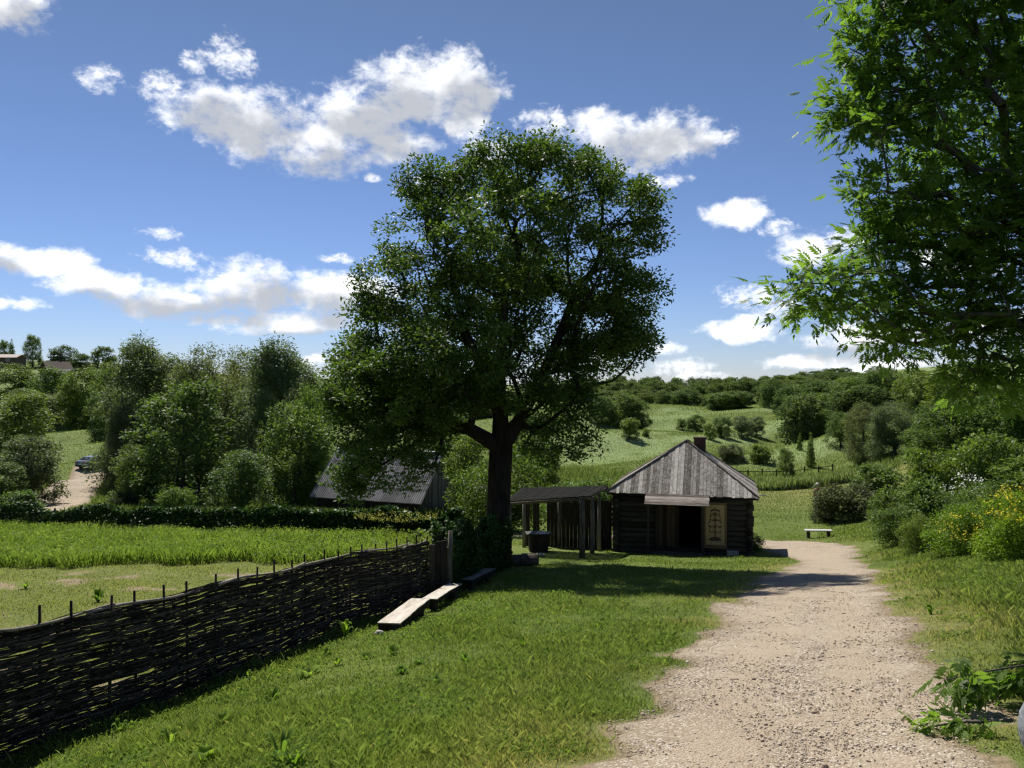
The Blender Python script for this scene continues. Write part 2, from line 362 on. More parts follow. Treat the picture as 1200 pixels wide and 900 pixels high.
TRACK = catmull([(-29,46,1.6),(-33,58,1.7),(-38.5,70,1.9),(-43.5,82,1.8),(-48.6,94,2.0),(-54,108,2.2),(-52,125,2),(-46,140,1.8)])
def vnoise(x, y, s, seed=0):
    """cheap smooth value noise, about 0..1"""
    x = np.asarray(x)*s+seed*13.7; y = np.asarray(y)*s-seed*7.3
    i = np.floor(x).astype(np.int64); j = np.floor(y).astype(np.int64); fx = x-i; fy = y-j; fx = fx*fx*(3-2*fx); fy = fy*fy*(3-2*fy)
    def hsh(a, b):
        h = (a*374761393+b*668265263+seed*974711) & 0x7fffffff; h = ((h ^ (h >> 13))*1274126177) & 0x7fffffff
        return ((h ^ (h >> 16)) & 0xffff)/65535.0
    return (hsh(i, j)*(1-fx)+hsh(i+1, j)*fx)*(1-fy)+(hsh(i, j+1)*(1-fx)+hsh(i+1, j+1)*fx)*fy
def path_d(x, y, P):
    """signed distance outside the edge of a path (negative inside)"""
    x = np.asarray(x, float); y = np.asarray(y, float); best = np.full(x.shape, 1e9)
    for i in range(0, len(P)-1):
        a, b = P[i], P[i+1]; dx, dy = b[0]-a[0], b[1]-a[1]; L = dx*dx+dy*dy+1e-9
        t = np.clip(((x-a[0])*dx+(y-a[1])*dy)/L, 0, 1)
        best = np.minimum(best, np.hypot(x-a[0]-t*dx, y-a[1]-t*dy)-(a[2]+(b[2]-a[2])*t))
    return best
def pd(x, y):
    w = (vnoise(x, y, 1.6, 3)-.5)*.55+(vnoise(x, y, 5, 4)-.5)*.22
    near = (np.asarray(y) < 60)
    d = np.full(np.shape(x), 50.0); d = np.where(near, path_d(x, y, PATH[::2]), d)
    return d+w
# fence line (wattle) and garden
FA, FB = Vector((-6.35, 3.9)), Vector((-1.86, 17.5)); fdir = (FB-FA).normalized()
def side_fence(x, y): return (x-FA.x)*fdir.y-(y-FA.y)*fdir.x   # >0: path side
def meadow_fl(x, y):
    r = np.hypot(x, y); a = (x*.62+y*.78); b = (-x*.78+y*.62)
    s = vnoise(a*.035, b*.16, 1, 51)*.5+vnoise(a*.10, b*.40, 1, 52)*.3+vnoise(x, y, .5, 53)*.2
    return np.clip((s-.44)*7, 0, 1)*np.clip((r-84)/14, 0, 1)*(x > 4)
def zones(x, y):
    """dirt, dry grass, flowering meadow, 0..1"""
    p = pd(x, y); r = np.hypot(x, y)
    dirt = np.clip(1-(p+.05)/.3, 0, 1)
    tr = path_d(x, y, TRACK[::3]); dirt = np.maximum(dirt, np.clip(1-tr/.8, 0, 1))
    dry = np.clip(1-p/1.6, 0, 1)*np.clip(vnoise(x, y, .8, 9)*1.6-.3, 0, 1)*np.where(y < 26, 1, .3)
    gard = (side_fence(x, y) < 0) & (y > 4) & (y < 40) & (x < 0)
    gd = np.clip((vnoise(x, y*1.6, .45, 5)*.6+vnoise(x, y*1.4, 1.4, 6)*.4-.58)*4, 0, .8)*(y < 29)
    dirt = np.where(gard, np.maximum(dirt, gd), dirt)
    dry = np.where(gard, np.maximum(dry, .35), dry)
    dry = np.where((y > 48) & (y < 72) & (x > 8), np.clip((y-49)/12, 0, 1)*.85, dry)
    fl = meadow_fl(x, y)
    fl = np.where(x < 0, .25*np.clip((r-100)/20, 0, 1), fl)
    return dirt, dry, fl
def build_ground():
    th = np.concatenate([np.linspace(-math.pi, -.9, 34)[:-1], np.linspace(-.9, .9, 321), np.linspace(.9, math.pi, 34)[1:]])
    rr = np.concatenate([[.0], np.geomspace(.6, 1100, 330)])
    T, Rr = np.meshgrid(th, rr, indexing='ij'); X, Y = Rr*np.sin(T), Rr*np.cos(T); Z = H(X, Y)
    V = np.stack([X.ravel(), Y.ravel(), Z.ravel()], 1); nr = len(rr); nt = len(th)
    i, j = np.meshgrid(np.arange(nt-1), np.arange(nr-1), indexing='ij'); a = (i*nr+j).ravel()
    Fc = np.stack([a, a+1, a+nr+1, a+nr], 1)
    d, y, f = zones(V[:, 0], V[:, 1])
    me = np_mesh('ground', V, Fc, 4, {'zone': np.stack([d, y, f, np.ones_like(d)], 1)}, True)
    t = NT('ground_turf'); P = t.pos(); z = t.n('ShaderNodeSeparateColor'); t.l(t.attr('zone').outputs['Color'], z.inputs[0])
    n1 = t.noise(P, .35, 4); n2 = t.noise(P, 7, 5, .7); n3 = t.noise(P, 60, 3, .7)
    f = t.math('ADD', t.math('MULTIPLY', n1, .5), t.math('MULTIPLY', n2, .55))
    g = t.ramp(f, [(.3, (.060,.085,.020)), (.5, (.105,.140,.034)), (.72, (.155,.190,.052))])
    g = t.mix(t.math('MULTIPLY', z.outputs[1], t.mapr(n2, .3, .65)), g, (.22,.19,.075))
    # flowering meadow: pale streaks drifting along the slope
    ps = t.pos((.035, .09, .2)); s1 = t.noise(ps, 1.0, 5, .6, .8); s2 = t.noise(t.pos((.5, .5, .5)), 1.2, 4, .75)
    fl = t.math('MULTIPLY', t.mapr(s2, .2, .60, .35, 1), z.outputs[2])
    g = t.mix(t.math('MULTIPLY', fl, .75), g, (.22,.28,.13))
    so = t.ramp(t.noise(P, 12, 6, .7), [(.3, (.16,.12,.075)), (.7, (.32,.255,.17))])
    g = t.mix(t.mapr(t.math('ADD', z.outputs[0], t.math('MULTIPLY', t.math('SUBTRACT', n2, .5), .8)), .35, .7), g, so)
    hgt = t.math('ADD', n2, t.math('MULTIPLY', n3, .5))
    o = link('ground', me, t.done(t.pbr(g, .95, .1, t.bump(hgt, .8, .05))))
    return tag(o, 'rolling green grass ground falling away to the valley', 'ground', None, 'structure')
build_ground()
def strip(P, name, mat, raise_, nx=26, wob=.25, sub=6):
    P2 = catmull([tuple(p) for p in P[::3]]+([tuple(P[-1])] if (len(P)-1) % 3 else []), sub*2); V = []
    for i, p in enumerate(P2):
        q0, q1 = P2[max(i-1, 0)], P2[min(i+1, len(P2)-1)]; t = np.array([q1[0]-q0[0], q1[1]-q0[1]]); t /= np.linalg.norm(t)+1e-9; n = np.array([t[1], -t[0]])
        for k in range(nx+1):
            s = k/nx*2-1; w = p[2]+.3
            x, y = p[0]+n[0]*s*w, p[1]+n[1]*s*w; V.append((x, y, s, w, p[2]))
    V = np.array(V); X, Y = V[:, 0], V[:, 1]; S = np.abs(V[:, 2])
    edge = pd(X, Y) if name == 'path' else path_d(X, Y, P[::3])
    Z = H(X, Y)+np.where(edge < -.05, raise_, np.interp(edge, [-.05, .12], [raise_, -.06]))
    Z += (vnoise(X, Y, 3, 2)-.5)*.02*(edge < -.1)
    m = nx+1; rows = len(P2); i, j = np.meshgrid(np.arange(rows-1), np.arange(nx), indexing='ij'); a = (i*m+j).ravel()
    me = np_mesh(name, np.stack([X, Y, Z], 1), np.stack([a, a+1, a+m+1, a+m], 1), 4, {'edge': edge}, True)
    return tag(link(name, me, mat), None, None, None, 'structure')
def m_gravel():
    t = NT('pale_gravel'); P = t.pos(); vo = t.n('ShaderNodeTexVoronoi'); t.l(P, vo.inputs['Vector']); vo.inputs['Scale'].default_value = 55
    vo2 = t.n('ShaderNodeTexVoronoi'); t.l(P, vo2.inputs['Vector']); vo2.inputs['Scale'].default_value = 90
    n = t.noise(P, .9, 5, .6); n2 = t.noise(P, 6, 6, .7); n4 = t.noise(P, 25, 5, .75)
    c = t.ramp(t.math('ADD', t.math('MULTIPLY', n, .5), t.math('MULTIPLY', n2, .5)), [(.35, (.195,.15,.105)), (.5, (.30,.24,.172)), (.66, (.40,.33,.245))])
    sc = t.n('ShaderNodeSeparateColor'); t.l(vo.outputs['Color'], sc.inputs[0])
    c = t.mix(t.mapr(sc.outputs[0], .55, .95), c, (.52,.46,.39)); c = t.mix(t.mapr(sc.outputs[1], .85, 1, 0, .5), c, (.14,.105,.08))
    c = t.mix(t.mapr(n4, .52, .75, 0, .45), c, (.19,.145,.105)); c = t.mix(t.mapr(t.noise(t.pos((.9, .35, 1)), 1.1, 3), .45, .7, 0, .35), c, (.30,.23,.165))
    e = t.attr('edge').outputs['Fac']; rut = t.mapr(t.math('ABSOLUTE', t.math('ADD', t.math('ADD', e, .78), t.math('MULTIPLY', t.math('SUBTRACT', n, .5), .5))), .38, .12, 0, .6); c = t.mix(rut, c, (.37,.30,.22)); c = t.mix(t.mapr(t.math('ADD', e, t.math('MULTIPLY', t.math('SUBTRACT', n2, .5), .9)), -.35, .05, 0, .55), c, (.20,.16,.10))
    h = t.math('ADD', t.math('MULTIPLY', vo.outputs['Distance'], -1.0), t.math('MULTIPLY', t.math('ADD', n4, t.math('MULTIPLY', vo2.outputs['Distance'], -.5)), .8))
    return t.done(t.pbr(c, .95, .15, t.bump(h, .8, .018)))
M['gravel'] = m_gravel()
strip(PATH, 'path', M['gravel'], .02); strip(TRACK, 'dirt_track', M['gravel'], .12, 12)
# loose stones on the path
def build_pebbles(n=26000):
    th = rng.uniform(-.2, .75, n*4); r = 3.2*(22/3.2)**(rng.random(n*4)**1.15); x, y = r*np.sin(th), r*np.cos(th); e = pd(x, y)
    cl = vnoise(x, y, 1.1, 21)*.6+vnoise(x, y, 4, 22)*.4
    k = (e < .12) & (rng.random(len(x)) < np.clip(cl*2.2-.55, .05, 1)); x, y = x[k][:n], y[k][:n]; r = r[k][:n]; n = len(x)
    s = rng.lognormal(-4.9, .42, n)*(1+r*.03); s = np.clip(s*.68, .003, .024); z = H(x, y)+.022+s*.25
    base = np.array([(1,0,0),(0,1,0),(-1,0,0),(0,-1,0),(0,0,1),(0,0,-1),], float)
    B = base[None]*(1+rng.uniform(-.35, .35, (n, 6, 1))); a = rng.uniform(0, 6.28, n); ca, sa = np.cos(a)[:, None], np.sin(a)[:, None]
    bx, by = B[..., 0]*1.25, B[..., 1]*.9; P = np.stack([bx*ca-by*sa, bx*sa+by*ca, B[..., 2]*.6], -1)*s[:, None, None]+np.stack([x, y, z], 1)[:, None]
    fc = np.array([(0,1,4),(1,2,4),(2,3,4),(3,0,4),(1,0,5),(2,1,5),(3,2,5),(0,3,5)]); Fc = (fc[None]+(np.arange(n)*6)[:, None, None]).reshape(-1, 3)
    me = np_mesh('loose_stones', P.reshape(-1, 3), Fc, 3, {'var': np.repeat(rng.random(n), 6)})
    t = NT('loose_stone'); c = t.ramp(t.attr('var').outputs['Fac'], [(0, (.24,.185,.135)), (.35, (.34,.27,.205)), (.7, (.44,.365,.285)), (1, (.58,.52,.45))])
    tag(link('loose_stones', me, t.done(t.pbr(c, .9, .2))), 'loose pale stones scattered on the gravel path', 'gravel', None, 'stuff')
build_pebbles()

# ================================================================== foliage builders
def leaves_np(C, size, seed, elong=1.8, up=.35, N=None, var_amp=1.0, outward=None, droop=0.0):
    """one bent diamond leaf at each point of C"""
    g = np.random.default_rng(seed); n = len(C); s = (size*g.uniform(.65, 1.25, n))[:, None]
    d = g.normal(size=(n, 3)); d[:, 2] = d[:, 2]*.6-droop
    if outward is not None: d = d*.8+outward*1.0
    d /= np.linalg.norm(d, axis=1)[:, None]+1e-9
    nn = g.normal(size=(n, 3)); nn[:, 2] = np.abs(nn[:, 2])+up
    w = np.cross(d, nn); w /= np.linalg.norm(w, axis=1)[:, None]+1e-9; nn = np.cross(w, d)
    P = np.stack([C, C+d*s*.55*.9+w*s*.5/elong+nn*s*.08, C+d*s, C+d*s*.5-w*s*.5/elong+nn*s*.08], 1).reshape(-1, 3)
    Fc = np.arange(4*n).reshape(-1, 4)
    return P, Fc, np.repeat(g.random(n), 4)
def compound_np(C, D, L, seed, pairs=4, lsize=.45):
    """pinnate ash leaves: stalks at C pointing along D, length L (arrays)"""
    g = np.random.default_rng(seed); n = len(C); D = D/(np.linalg.norm(D, axis=1)[:, None]+1e-9)
    up = np.tile([0, 0, 1.0], (n, 1))+g.normal(size=(n, 3))*.35; side = np.cross(D, up); side /= np.linalg.norm(side, axis=1)[:, None]+1e-9; nn = np.cross(side, D)
    Ps = []; vs = []; v0 = g.random(n)
    def leaf(b, d, w, l, wd, v):
        Ps.append(np.stack([b, b+d*l*.42+w*wd, b+d*l-nn*l*.12, b+d*l*.42-w*wd], 1)); vs.append(np.repeat(v[:, None], 4, 1))
    Lc = L[:, None]
    for k in range(pairs):
        f = .28+.6*k/pairs; b = C+D*Lc*f-nn*Lc*.22*f*f; l = Lc*lsize*(1-.12*abs(k-1.2))
        for sg in (-1, 1):
            d = D*.55+side*sg*.85-nn*(.12+.2*g.random((n, 1))); d /= np.linalg.norm(d, axis=1)[:, None]; w = np.cross(d, nn)
            leaf(b, d, w, l, l*.215, np.clip(v0+g.uniform(-.15, .15, n), 0, 1))
    leaf(C+D*Lc*.86-nn*Lc*.17, D-nn*.25, side, Lc*lsize*1.05, Lc*lsize*.18, v0)
    r0 = np.stack([C+side*.0025, C-side*.0025, C+D*Lc*.9-nn*Lc*.18-side*.001, C+D*Lc*.9-nn*Lc*.18+side*.001], 1); Ps.append(r0); vs.append(np.full((n, 4), .5))
    P = np.stack(Ps, 1).reshape(-1, 3); v = np.stack(vs, 1).ravel()
    return P, np.arange(len(P)).reshape(-1, 4), v
def clumps(blobs, n, g, shell=.55, wexp=.8):
    vol = np.array([b[3]*b[4]*b[5] for b in blobs])**wexp; vol /= vol.sum(); k = g.choice(len(blobs), n, p=vol); B = np.array(blobs)[k]
    d = g.normal(size=(n, 3)); d /= np.linalg.norm(d, axis=1)[:, None]; r = g.random(n)**(1/3*(1-shell)+.0001*shell) if shell < 1 else np.ones(n)
    r = np.clip(r, .15, 1)
    return B[:, :3]+d*r[:, None]*B[:, 3:6]
def skeleton(Cs, trunk_pts, r0, g, rmin=.006, seg=1.2, expo=.5, start=None, limbs=()):
    nodes = [np.array(p, float) for p in trunk_pts]; par = [-1]+list(range(len(trunk_pts)-1)); plen = [0.0]
    for i in range(1, len(nodes)): plen.append(plen[-1]+np.linalg.norm(nodes[i]-nodes[i-1]))
    start = start or max(1, len(nodes)//3)
    for k0, pts in limbs:
        pv = k0
        for p_ in pts: nodes.append(np.array(p_, float)); par.append(pv); plen.append(plen[pv]+np.linalg.norm(nodes[-1]-nodes[pv])); pv = len(nodes)-1
    order = np.argsort(np.linalg.norm(Cs-nodes[start], axis=1)); A = np.array(nodes); PLn = np.array(plen)
    for k in order:
        c = Cs[k]; dist = np.linalg.norm(A-c, axis=1); cost = dist+.35*PLn; cost[:start] += 99
        cost += np.clip(A[:, 2]-c[2], 0, 9)*.35; b = int(np.argmin(cost)); L = dist[b]; m = max(1, int(L/seg)); prev = b; p0 = A[b]
        new = []
        for q_ in range(1, m+1):
            p = p0+(c-p0)*q_/m
            if q_ < m: p = p+g.normal(size=3)*L*.05+np.array([0, 0, -.06*L*math.sin(math.pi*q_/m)])
            nodes.append(p); par.append(prev); plen.append(plen[prev]+L/m); prev = len(nodes)-1; new.append(p)
        A = np.vstack([A]+[p[None] for p in new]); PLn = np.append(PLn, plen[len(PLn):])
    cnt = np.ones(len(nodes))
    for i in range(len(nodes)-1, 0, -1): cnt[par[i]] += cnt[i]
    rad = np.maximum(rmin, r0*(cnt/cnt[0])**expo); return A, par, rad
def tubes_np(A, par, rad, n=6, cut=0.0, flare=None):
    idx = [i for i in range(1, len(A)) if rad[i] > cut]; P0 = A[[par[i] for i in idx]]; P1 = A[idx]; r0 = rad[[par[i] for i in idx]]; r1 = rad[idx]
    r0 = np.minimum(r0, r1*1.35+.004)
    for q_, i in enumerate(idx):
        if par[i] == 0 and flare: r0[q_] = flare
    d = P1-P0; d /= np.linalg.norm(d, axis=1)[:, None]+1e-9; a = np.cross(d, np.tile([.31, .2, .93], (len(d), 1))); a /= np.linalg.norm(a, axis=1)[:, None]+1e-9; b = np.cross(d, a)
    P1 = P1+d*r1[:, None]*.3
    th = np.arange(n)/n*2*math.pi; ring = a[:, None]*np.cos(th)[None, :, None]+b[:, None]*np.sin(th)[None, :, None]
    V = np.concatenate([P0[:, None]+ring*r0[:, None, None], P1[:, None]+ring*r1[:, None, None]], 1).reshape(-1, 3)
    f = np.array([(j, (j+1) % n, n+(j+1) % n, n+j) for j in range(n)]); Fc = (f[None]+(np.arange(len(idx))*2*n)[:, None, None]).reshape(-1, 4)
    return V, Fc
def make_tree(name, loc, blobs, nclump, nleaf, cr, leaf, mat, seed, trunk_r=.3, trunk=None, bark=None, elong=1.8, shell=.55, cut=.012,
              compound=None, label=None, cat='tree', group=None, droop=0.0, flatz=.8, extra=None, expo=.5, wexp=.8, start=None, limbs=()):
    g = np.random.default_rng(seed); Cs = clumps(blobs, nclump, g, shell, wexp)
    trunk = trunk or [(0, 0, -.3), (.05, 0, .8), (0, .05, min(b[2] for b in blobs)*.7+.6), (0, 0, np.mean([b[2] for b in blobs]))]
    A, par, rad = skeleton(Cs, trunk, trunk_r, g, start=start, limbs=limbs, expo=expo, seg=max(.6, cr*1.2))
    V, Fc = tubes_np(A, par, rad, 8 if trunk_r > .3 else 5, cut, trunk_r*1.45)
    root = empty(name, loc, label, cat, group)
    link('trunk', np_mesh('trunk', V, Fc, 4, {'var': np.full(len(V), .5)}, True), bark or M['bark'], root)
    k = np.repeat(np.arange(nclump), nleaf); off = g.normal(size=(len(k), 3))
    off = off/np.linalg.norm(off, axis=1)[:, None]*(g.random((len(k), 1))**.45)*1.45
    sz = g.uniform(.6, 1.35, nclump)[k][:, None]; off *= np.array([cr, cr, cr*flatz])*sz; C = Cs[k]+off
    if droop: C[:, 2] -= np.abs(g.normal(size=len(k)))*droop
    if compound:
        pr = np.array([par[0]]*0); D = off+g.normal(size=off.shape)*cr*.35; D[:, 2] += cr*.12
        P, Fl, v = compound_np(C, D, compound*g.uniform(.7, 1.2, len(k)), seed+1)
    else: P, Fl, v = leaves_np(C, leaf, seed+1, elong, outward=off/(cr+1e-9)*.6, droop=droop*.5)
    cv_ = np.repeat(g.random(nclump)[k], len(v)//len(k)); v = np.clip(v*.55+cv_*.45, 0, 1)
    link('crown', np_mesh('crown', P, Fl, 4, {'var': v}), mat, root)
    return root
def px_blobs(lst, d, base, dy=0.0):
    """crown lobes measured from the photo at distance d, relative to the tree's base; (px,py,rx,ry,[depth radius],[y offset])"""
    s = d/F; out = []
    for b in lst:
        rx, rz = b[2]*s, b[3]*s; ry = b[4] if len(b) > 4 else (rx+rz)*.6; oy = b[5] if len(b) > 5 else 0
        out.append(((b[0]-600)*s-base.x, dy+oy, (450-b[1])*s-base.z, rx, ry, rz))
    return out

# ------------------------------------------------------------------ the big ash
bx, by = -.56, 26.0; base = Vector((bx, by, h1(bx, by)))
BIG = [(640,212,78,42,2.6,0),(540,232,72,48,2.6,.5),(722,240,56,44,2.4,.5),(505,212,38,24,1.6,.8),(640,176,26,18,1.0,0),(590,200,40,26,1.5,-1),(684,188,36,20,1.2,1),
       (500,300,52,58,2.8,0),(600,300,85,62,3.6,-1.2),(600,310,70,55,3.2,2.2),(698,312,62,50,2.8,.3),(760,258,22,34,1.2,0),
       (732,385,34,44,1.6,.5),(745,350,26,26,1.0,-.8),(700,375,40,40,1.6,.2),(455,405,48,56,2.4,.4),(540,410,66,58,3.2,-1.4),(545,400,60,52,2.8,2.4),(640,400,48,46,2.4,1.0),
       (430,480,40,52,1.9,.2),(470,530,50,36,1.8,-.6),(415,560,24,26,1.1,0),(550,440,60,34,2.4,-1.6),(500,440,80,46,2.4,0),(412,450,32,44,1.3,0),(402,515,18,40,1.0,0),(560,350,70,50,2.6,1),(738,400,30,34,1.3,0),(715,345,44,36,1.6,-.6),(690,420,34,26,1.3,.3),(402,570,16,22,.9,0),(470,500,56,44,2.2,.2),(500,468,46,38,2.2,-1.5),(665,490,34,34,1.6,.8),(662,450,40,34,1.7,.6),(436,385,34,40,1.5,0),(452,335,32,40,1.6,.2),(655,520,40,26,1.5,.4),(530,470,40,26,1.6,-1.8),(620,460,36,26,1.5,-1.4),
       (720,420,28,16,1.2,1),(640,520,40,22,1.4,2.5),(450,450,46,50,2.2,-1.8)]
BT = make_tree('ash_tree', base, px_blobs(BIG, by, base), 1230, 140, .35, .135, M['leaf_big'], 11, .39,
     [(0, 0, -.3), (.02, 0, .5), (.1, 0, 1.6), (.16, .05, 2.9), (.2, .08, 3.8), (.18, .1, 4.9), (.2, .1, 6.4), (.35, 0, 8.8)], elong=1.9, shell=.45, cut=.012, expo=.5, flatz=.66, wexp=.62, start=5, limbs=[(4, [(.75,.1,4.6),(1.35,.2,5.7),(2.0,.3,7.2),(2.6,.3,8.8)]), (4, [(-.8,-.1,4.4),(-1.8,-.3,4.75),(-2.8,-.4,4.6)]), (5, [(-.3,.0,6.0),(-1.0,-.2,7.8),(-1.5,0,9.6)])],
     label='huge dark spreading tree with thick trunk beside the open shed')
# ------------------------------------------------------------------ near ash overhanging from the right
nx_, ny_ = 7.6, 8.8; nb = Vector((nx_, ny_, h1(nx_, ny_)))
NEAR = [(1080,50,84,90,.9,0),(1045,170,66,84,.9,-.2),(1030,90,50,60,.7,.3),(1100,270,80,74,1.0,.2),(1048,268,40,44,.7,0),(1010,345,70,34,.9,-.1),(952,343,46,20,.7,-.1),(1050,385,40,24,.8,0),(1000,110,24,30,.5,0),(1105,370,78,50,.9,.2),
        (1165,415,58,40,.8,0),(1190,160,100,160,1.4,.6),(1180,300,80,90,1.3,-.4),(1110,-60,120,90,1.3,0),(1250,395,110,40,1.2,.2),(1300,-100,160,110,1.4,0),(1400,120,190,200,1.8,.4),(1400,310,180,90,1.6,0),(1125,452,34,14,.5,0)]
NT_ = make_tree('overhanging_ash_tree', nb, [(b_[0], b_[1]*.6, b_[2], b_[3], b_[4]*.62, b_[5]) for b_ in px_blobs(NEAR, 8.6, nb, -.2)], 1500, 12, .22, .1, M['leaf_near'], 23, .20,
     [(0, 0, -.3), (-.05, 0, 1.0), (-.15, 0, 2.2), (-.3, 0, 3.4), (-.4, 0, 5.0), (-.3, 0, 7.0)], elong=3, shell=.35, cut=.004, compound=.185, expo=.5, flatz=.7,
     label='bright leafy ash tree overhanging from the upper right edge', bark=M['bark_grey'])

# ------------------------------------------------------------------ prototypes for the middle and far distance
def rb(g, n, rx, rz, z0, lob=.5):
    out = [(0, 0, z0, rx*.75, rx*.75, rz*.8), (0, 0, z0*.40, rx*.85, rx*.85, z0*.38), (rx*.3, -rx*.3, z0*.3, rx*.6, rx*.6, z0*.28)]
    for i in range(n):
        a = g.uniform(0, 6.28); e = g.uniform(-1.05, 1); k_ = math.cos(e*1.3)
        out.append((math.cos(a)*rx*.6*k_, math.sin(a)*rx*.6*k_, z0+rz*.62*e, rx*lob*g.uniform(.6, 1), rx*lob*g.uniform(.6, 1), rz*lob*g.uniform(.5, .85)))
    return out
PROTO = {}
def proto(key, f): PROTO[key] = f
def mk_round(seed, leafm, name='deciduous_tree'):
    g = np.random.default_rng(seed)
    return lambda: make_tree(name, (0, 0, -200), rb(g, 9, 3.6, 4.2, 5.6), 210, 70, .5, .27, leafm, seed, .22, bark=M['bark_grey'], shell=.75, cut=.03)
def mk_far(seed, leafm):
    g = np.random.default_rng(seed)
    return lambda: make_tree('woodland_tree', (0, 0, -200), rb(g, 8, 3.8, 4.4, 5.4), 130, 44, .6, .42, leafm, seed, .2, bark=M['bark_grey'], shell=.8, cut=.04, elong=1.4)
def mk_willow(seed):
    g = np.random.default_rng(seed)
    return lambda: make_tree('willow_tree', (0, 0, -200), rb(g, 12, 3.4, 4.6, 6.0, .42), 420, 85, .40, .24, M['leaf_willow'], seed, .26, bark=M['bark_grey'], shell=.7, cut=.02, elong=3.2, droop=.35)
def mk_bush(seed, leafm, leaf=.16, n=70, per=70, name='bush'):
    g = np.random.default_rng(seed)
    return lambda: make_tree(name, (0, 0, -200), rb(g, 8, 1.25, .95, 1.0, .55), n, per, .22, leaf, leafm, seed, .05, [(0, 0, -.1), (0, 0, .2), (0, 0, .4), (.02, 0, .8)], shell=.75, cut=.006, cat='bush')
def mk_cone(seed, leafm):
    bl = [(0, 0, 1+i*1.0, 2.3*(1-i/9.5)**.7, 2.3*(1-i/9.5)**.7, .9) for i in range(9)]
    return lambda: make_tree('conical_tree', (0, 0, -200), bl, 210, 55, .38, .26, leafm, seed, .2, shell=.8, cut=.03, bark=M['bark_grey'])
for k_, s_ in (('r1', 31), ('r2', 32), ('r3', 33)): proto(k_, mk_round(s_, M['leaf_mid']))
proto('rb1', mk_round(41, M['leaf_bright'])); proto('rw', mk_round(42, M['leaf_willow']))
for k_, s_ in (('f1', 51), ('f2', 52), ('f3', 53)): proto(k_, mk_far(s_, M['leaf_far']))
proto('f4', mk_far(54, M['leaf_mid'])); proto('w1', mk_willow(61)); proto('w2', mk_willow(62))
proto('c1', mk_cone(71, M['leaf_mid'])); proto('b1', mk_bush(81, M['leaf_mid'])); proto('b2', mk_bush(82, M['leaf_bright'], .12, 100, 80))
proto('b3', mk_bush(83, M['leaf_olive'], .10, 120, 90)); proto('b4', mk_bush(84, M['leaf_yellow'], .075, 150, 110)); proto('b5', mk_bush(85, M['leaf_bright'], .08, 150, 100))
NATIVE = {'r': (9.6, 8.4), 'f': (9.6, 8.8), 'w': (10.6, 8.0), 'c': (9.8, 4.6), 'b': (2.0, 3.0)}
USED = {}
def place(key, px, d, top, wpx, label, group=None, name=None, cat=None, sink=0.0, rz=None):
    """a tree or bush at column px, distance d, reaching up to photo row top, wpx wide"""
    if key not in USED: USED[key] = PROTO[key](); o = USED[key]
    else: o = copy_tree(USED[key])
    x = (px-600)/F*d; z = h1(x, d)-sink; hgt = (450-top)/F*d-z; nh, nw_ = NATIVE[key[0]]
    sw = wpx/F*d/nw_*(1.22 if key[0] != 'c' else 1)
    o.location = (x, d, z); o.scale = (sw, sw, hgt/nh); o.rotation_euler = (0, 0, random.uniform(0, 6.28) if rz is None else rz)
    if name: o.name = name
    o['label'] = label; o['category'] = cat or ('bush' if key[0] == 'b' else 'tree')
    if group: o['group'] = group
    elif 'group' in o.keys(): del o['group']
    return o
def placeb(key, px, base, top, wpx, label, dd=0.0, **kw):
    d = gp(px, base).y+dd; return place(key, px, d, top, wpx, label, **kw)
# left middle distance
place('w1', 175, 74, 392, 120, 'tall grey-green willow behind the car track, left of the willow row')
place('w2', 245, 72, 384, 100, 'tallest grey-green willow in the middle of the left grove')
place('w1', 330, 66, 394, 120, 'broad dark willow at the right end of the left grove')
place('w2', 290, 80, 390, 90, 'pale willow crown squeezed between two taller willows')
place('w2', 152, 70, 450, 56, 'low grey willow leaning over the dirt track')
place('r3', 366, 60, 440, 56, 'dark tree between the willow grove and the big tree')
place('r1', 345, 56, 470, 90, 'shadowy tree in front of the rightmost willow')
place('r2', 215, 57, 448, 120, 'round dark green tree in front of the willows')
place('rb1', 282, 48, 524, 78, 'bright broad-leaved small tree standing behind the ivy hedge')
place('b2', 206, 46, 568, 44, 'small bright bush behind the ivy hedge, left of the bright small tree')
place('r1', 160, 58, 520, 60, 'small dark tree at the right side of the dirt track')
place('rw', 36, 62, 506, 74, 'grey-green round tree left of the dirt track')
place('r2', 20, 95, 462, 90, 'round leafy tree behind the grey-green one at the left edge')
place('rb1', 2, 58, 540, 60, 'bright low tree cut by the left edge of the photo')
place('b3', 143, 56, 575, 34, 'olive scrub beside the foot of the dirt track')
place('b1', 20, 48, 575, 60, 'dark low bush at the far left behind the hedge')
for i, (px, d, top, w, lb) in enumerate([
    (15,170,425,70,'leftmost tree of the belt below the village roofs'), (62,165,432,60,'tree of the belt right below the grey roofs'), (105,150,428,62,'bright tree of the belt right of the grey roofs'),
    (140,140,418,60,'taller belt tree beside the willow grove'), (88,155,455,50,'low tree at the foot of the belt below the roofs'), (30,150,455,64,'dark low tree at the far left of the belt'), (128,130,452,50,'low belt tree just left of the willow grove')]):
    place(['r1', 'r2', 'rb1', 'r3', 'r2', 'r1', 'r3'][i], px, d, top, w, lb, 'tree belt below the village')
for i, (px, d, top, w, lb, k_) in enumerate([(38,270,393,22,'upright tree on the skyline between the village roofs','r2'), (75,275,404,32,'spreading tree on the skyline right of the dark arched roof','f1'),
    (121,260,404,30,'dome-shaped dark tree alone on the skyline','f2'), (5,275,396,16,'tree on the skyline at the left edge','r3'), (14,272,398,9,'narrow dark conifer on the skyline at the left edge','c1'), (95,268,414,26,'low tree on the skyline between the spreading and the dome-shaped tree','f3')]):
    place(k_, px, d, top, w, lb, 'skyline trees by the village')
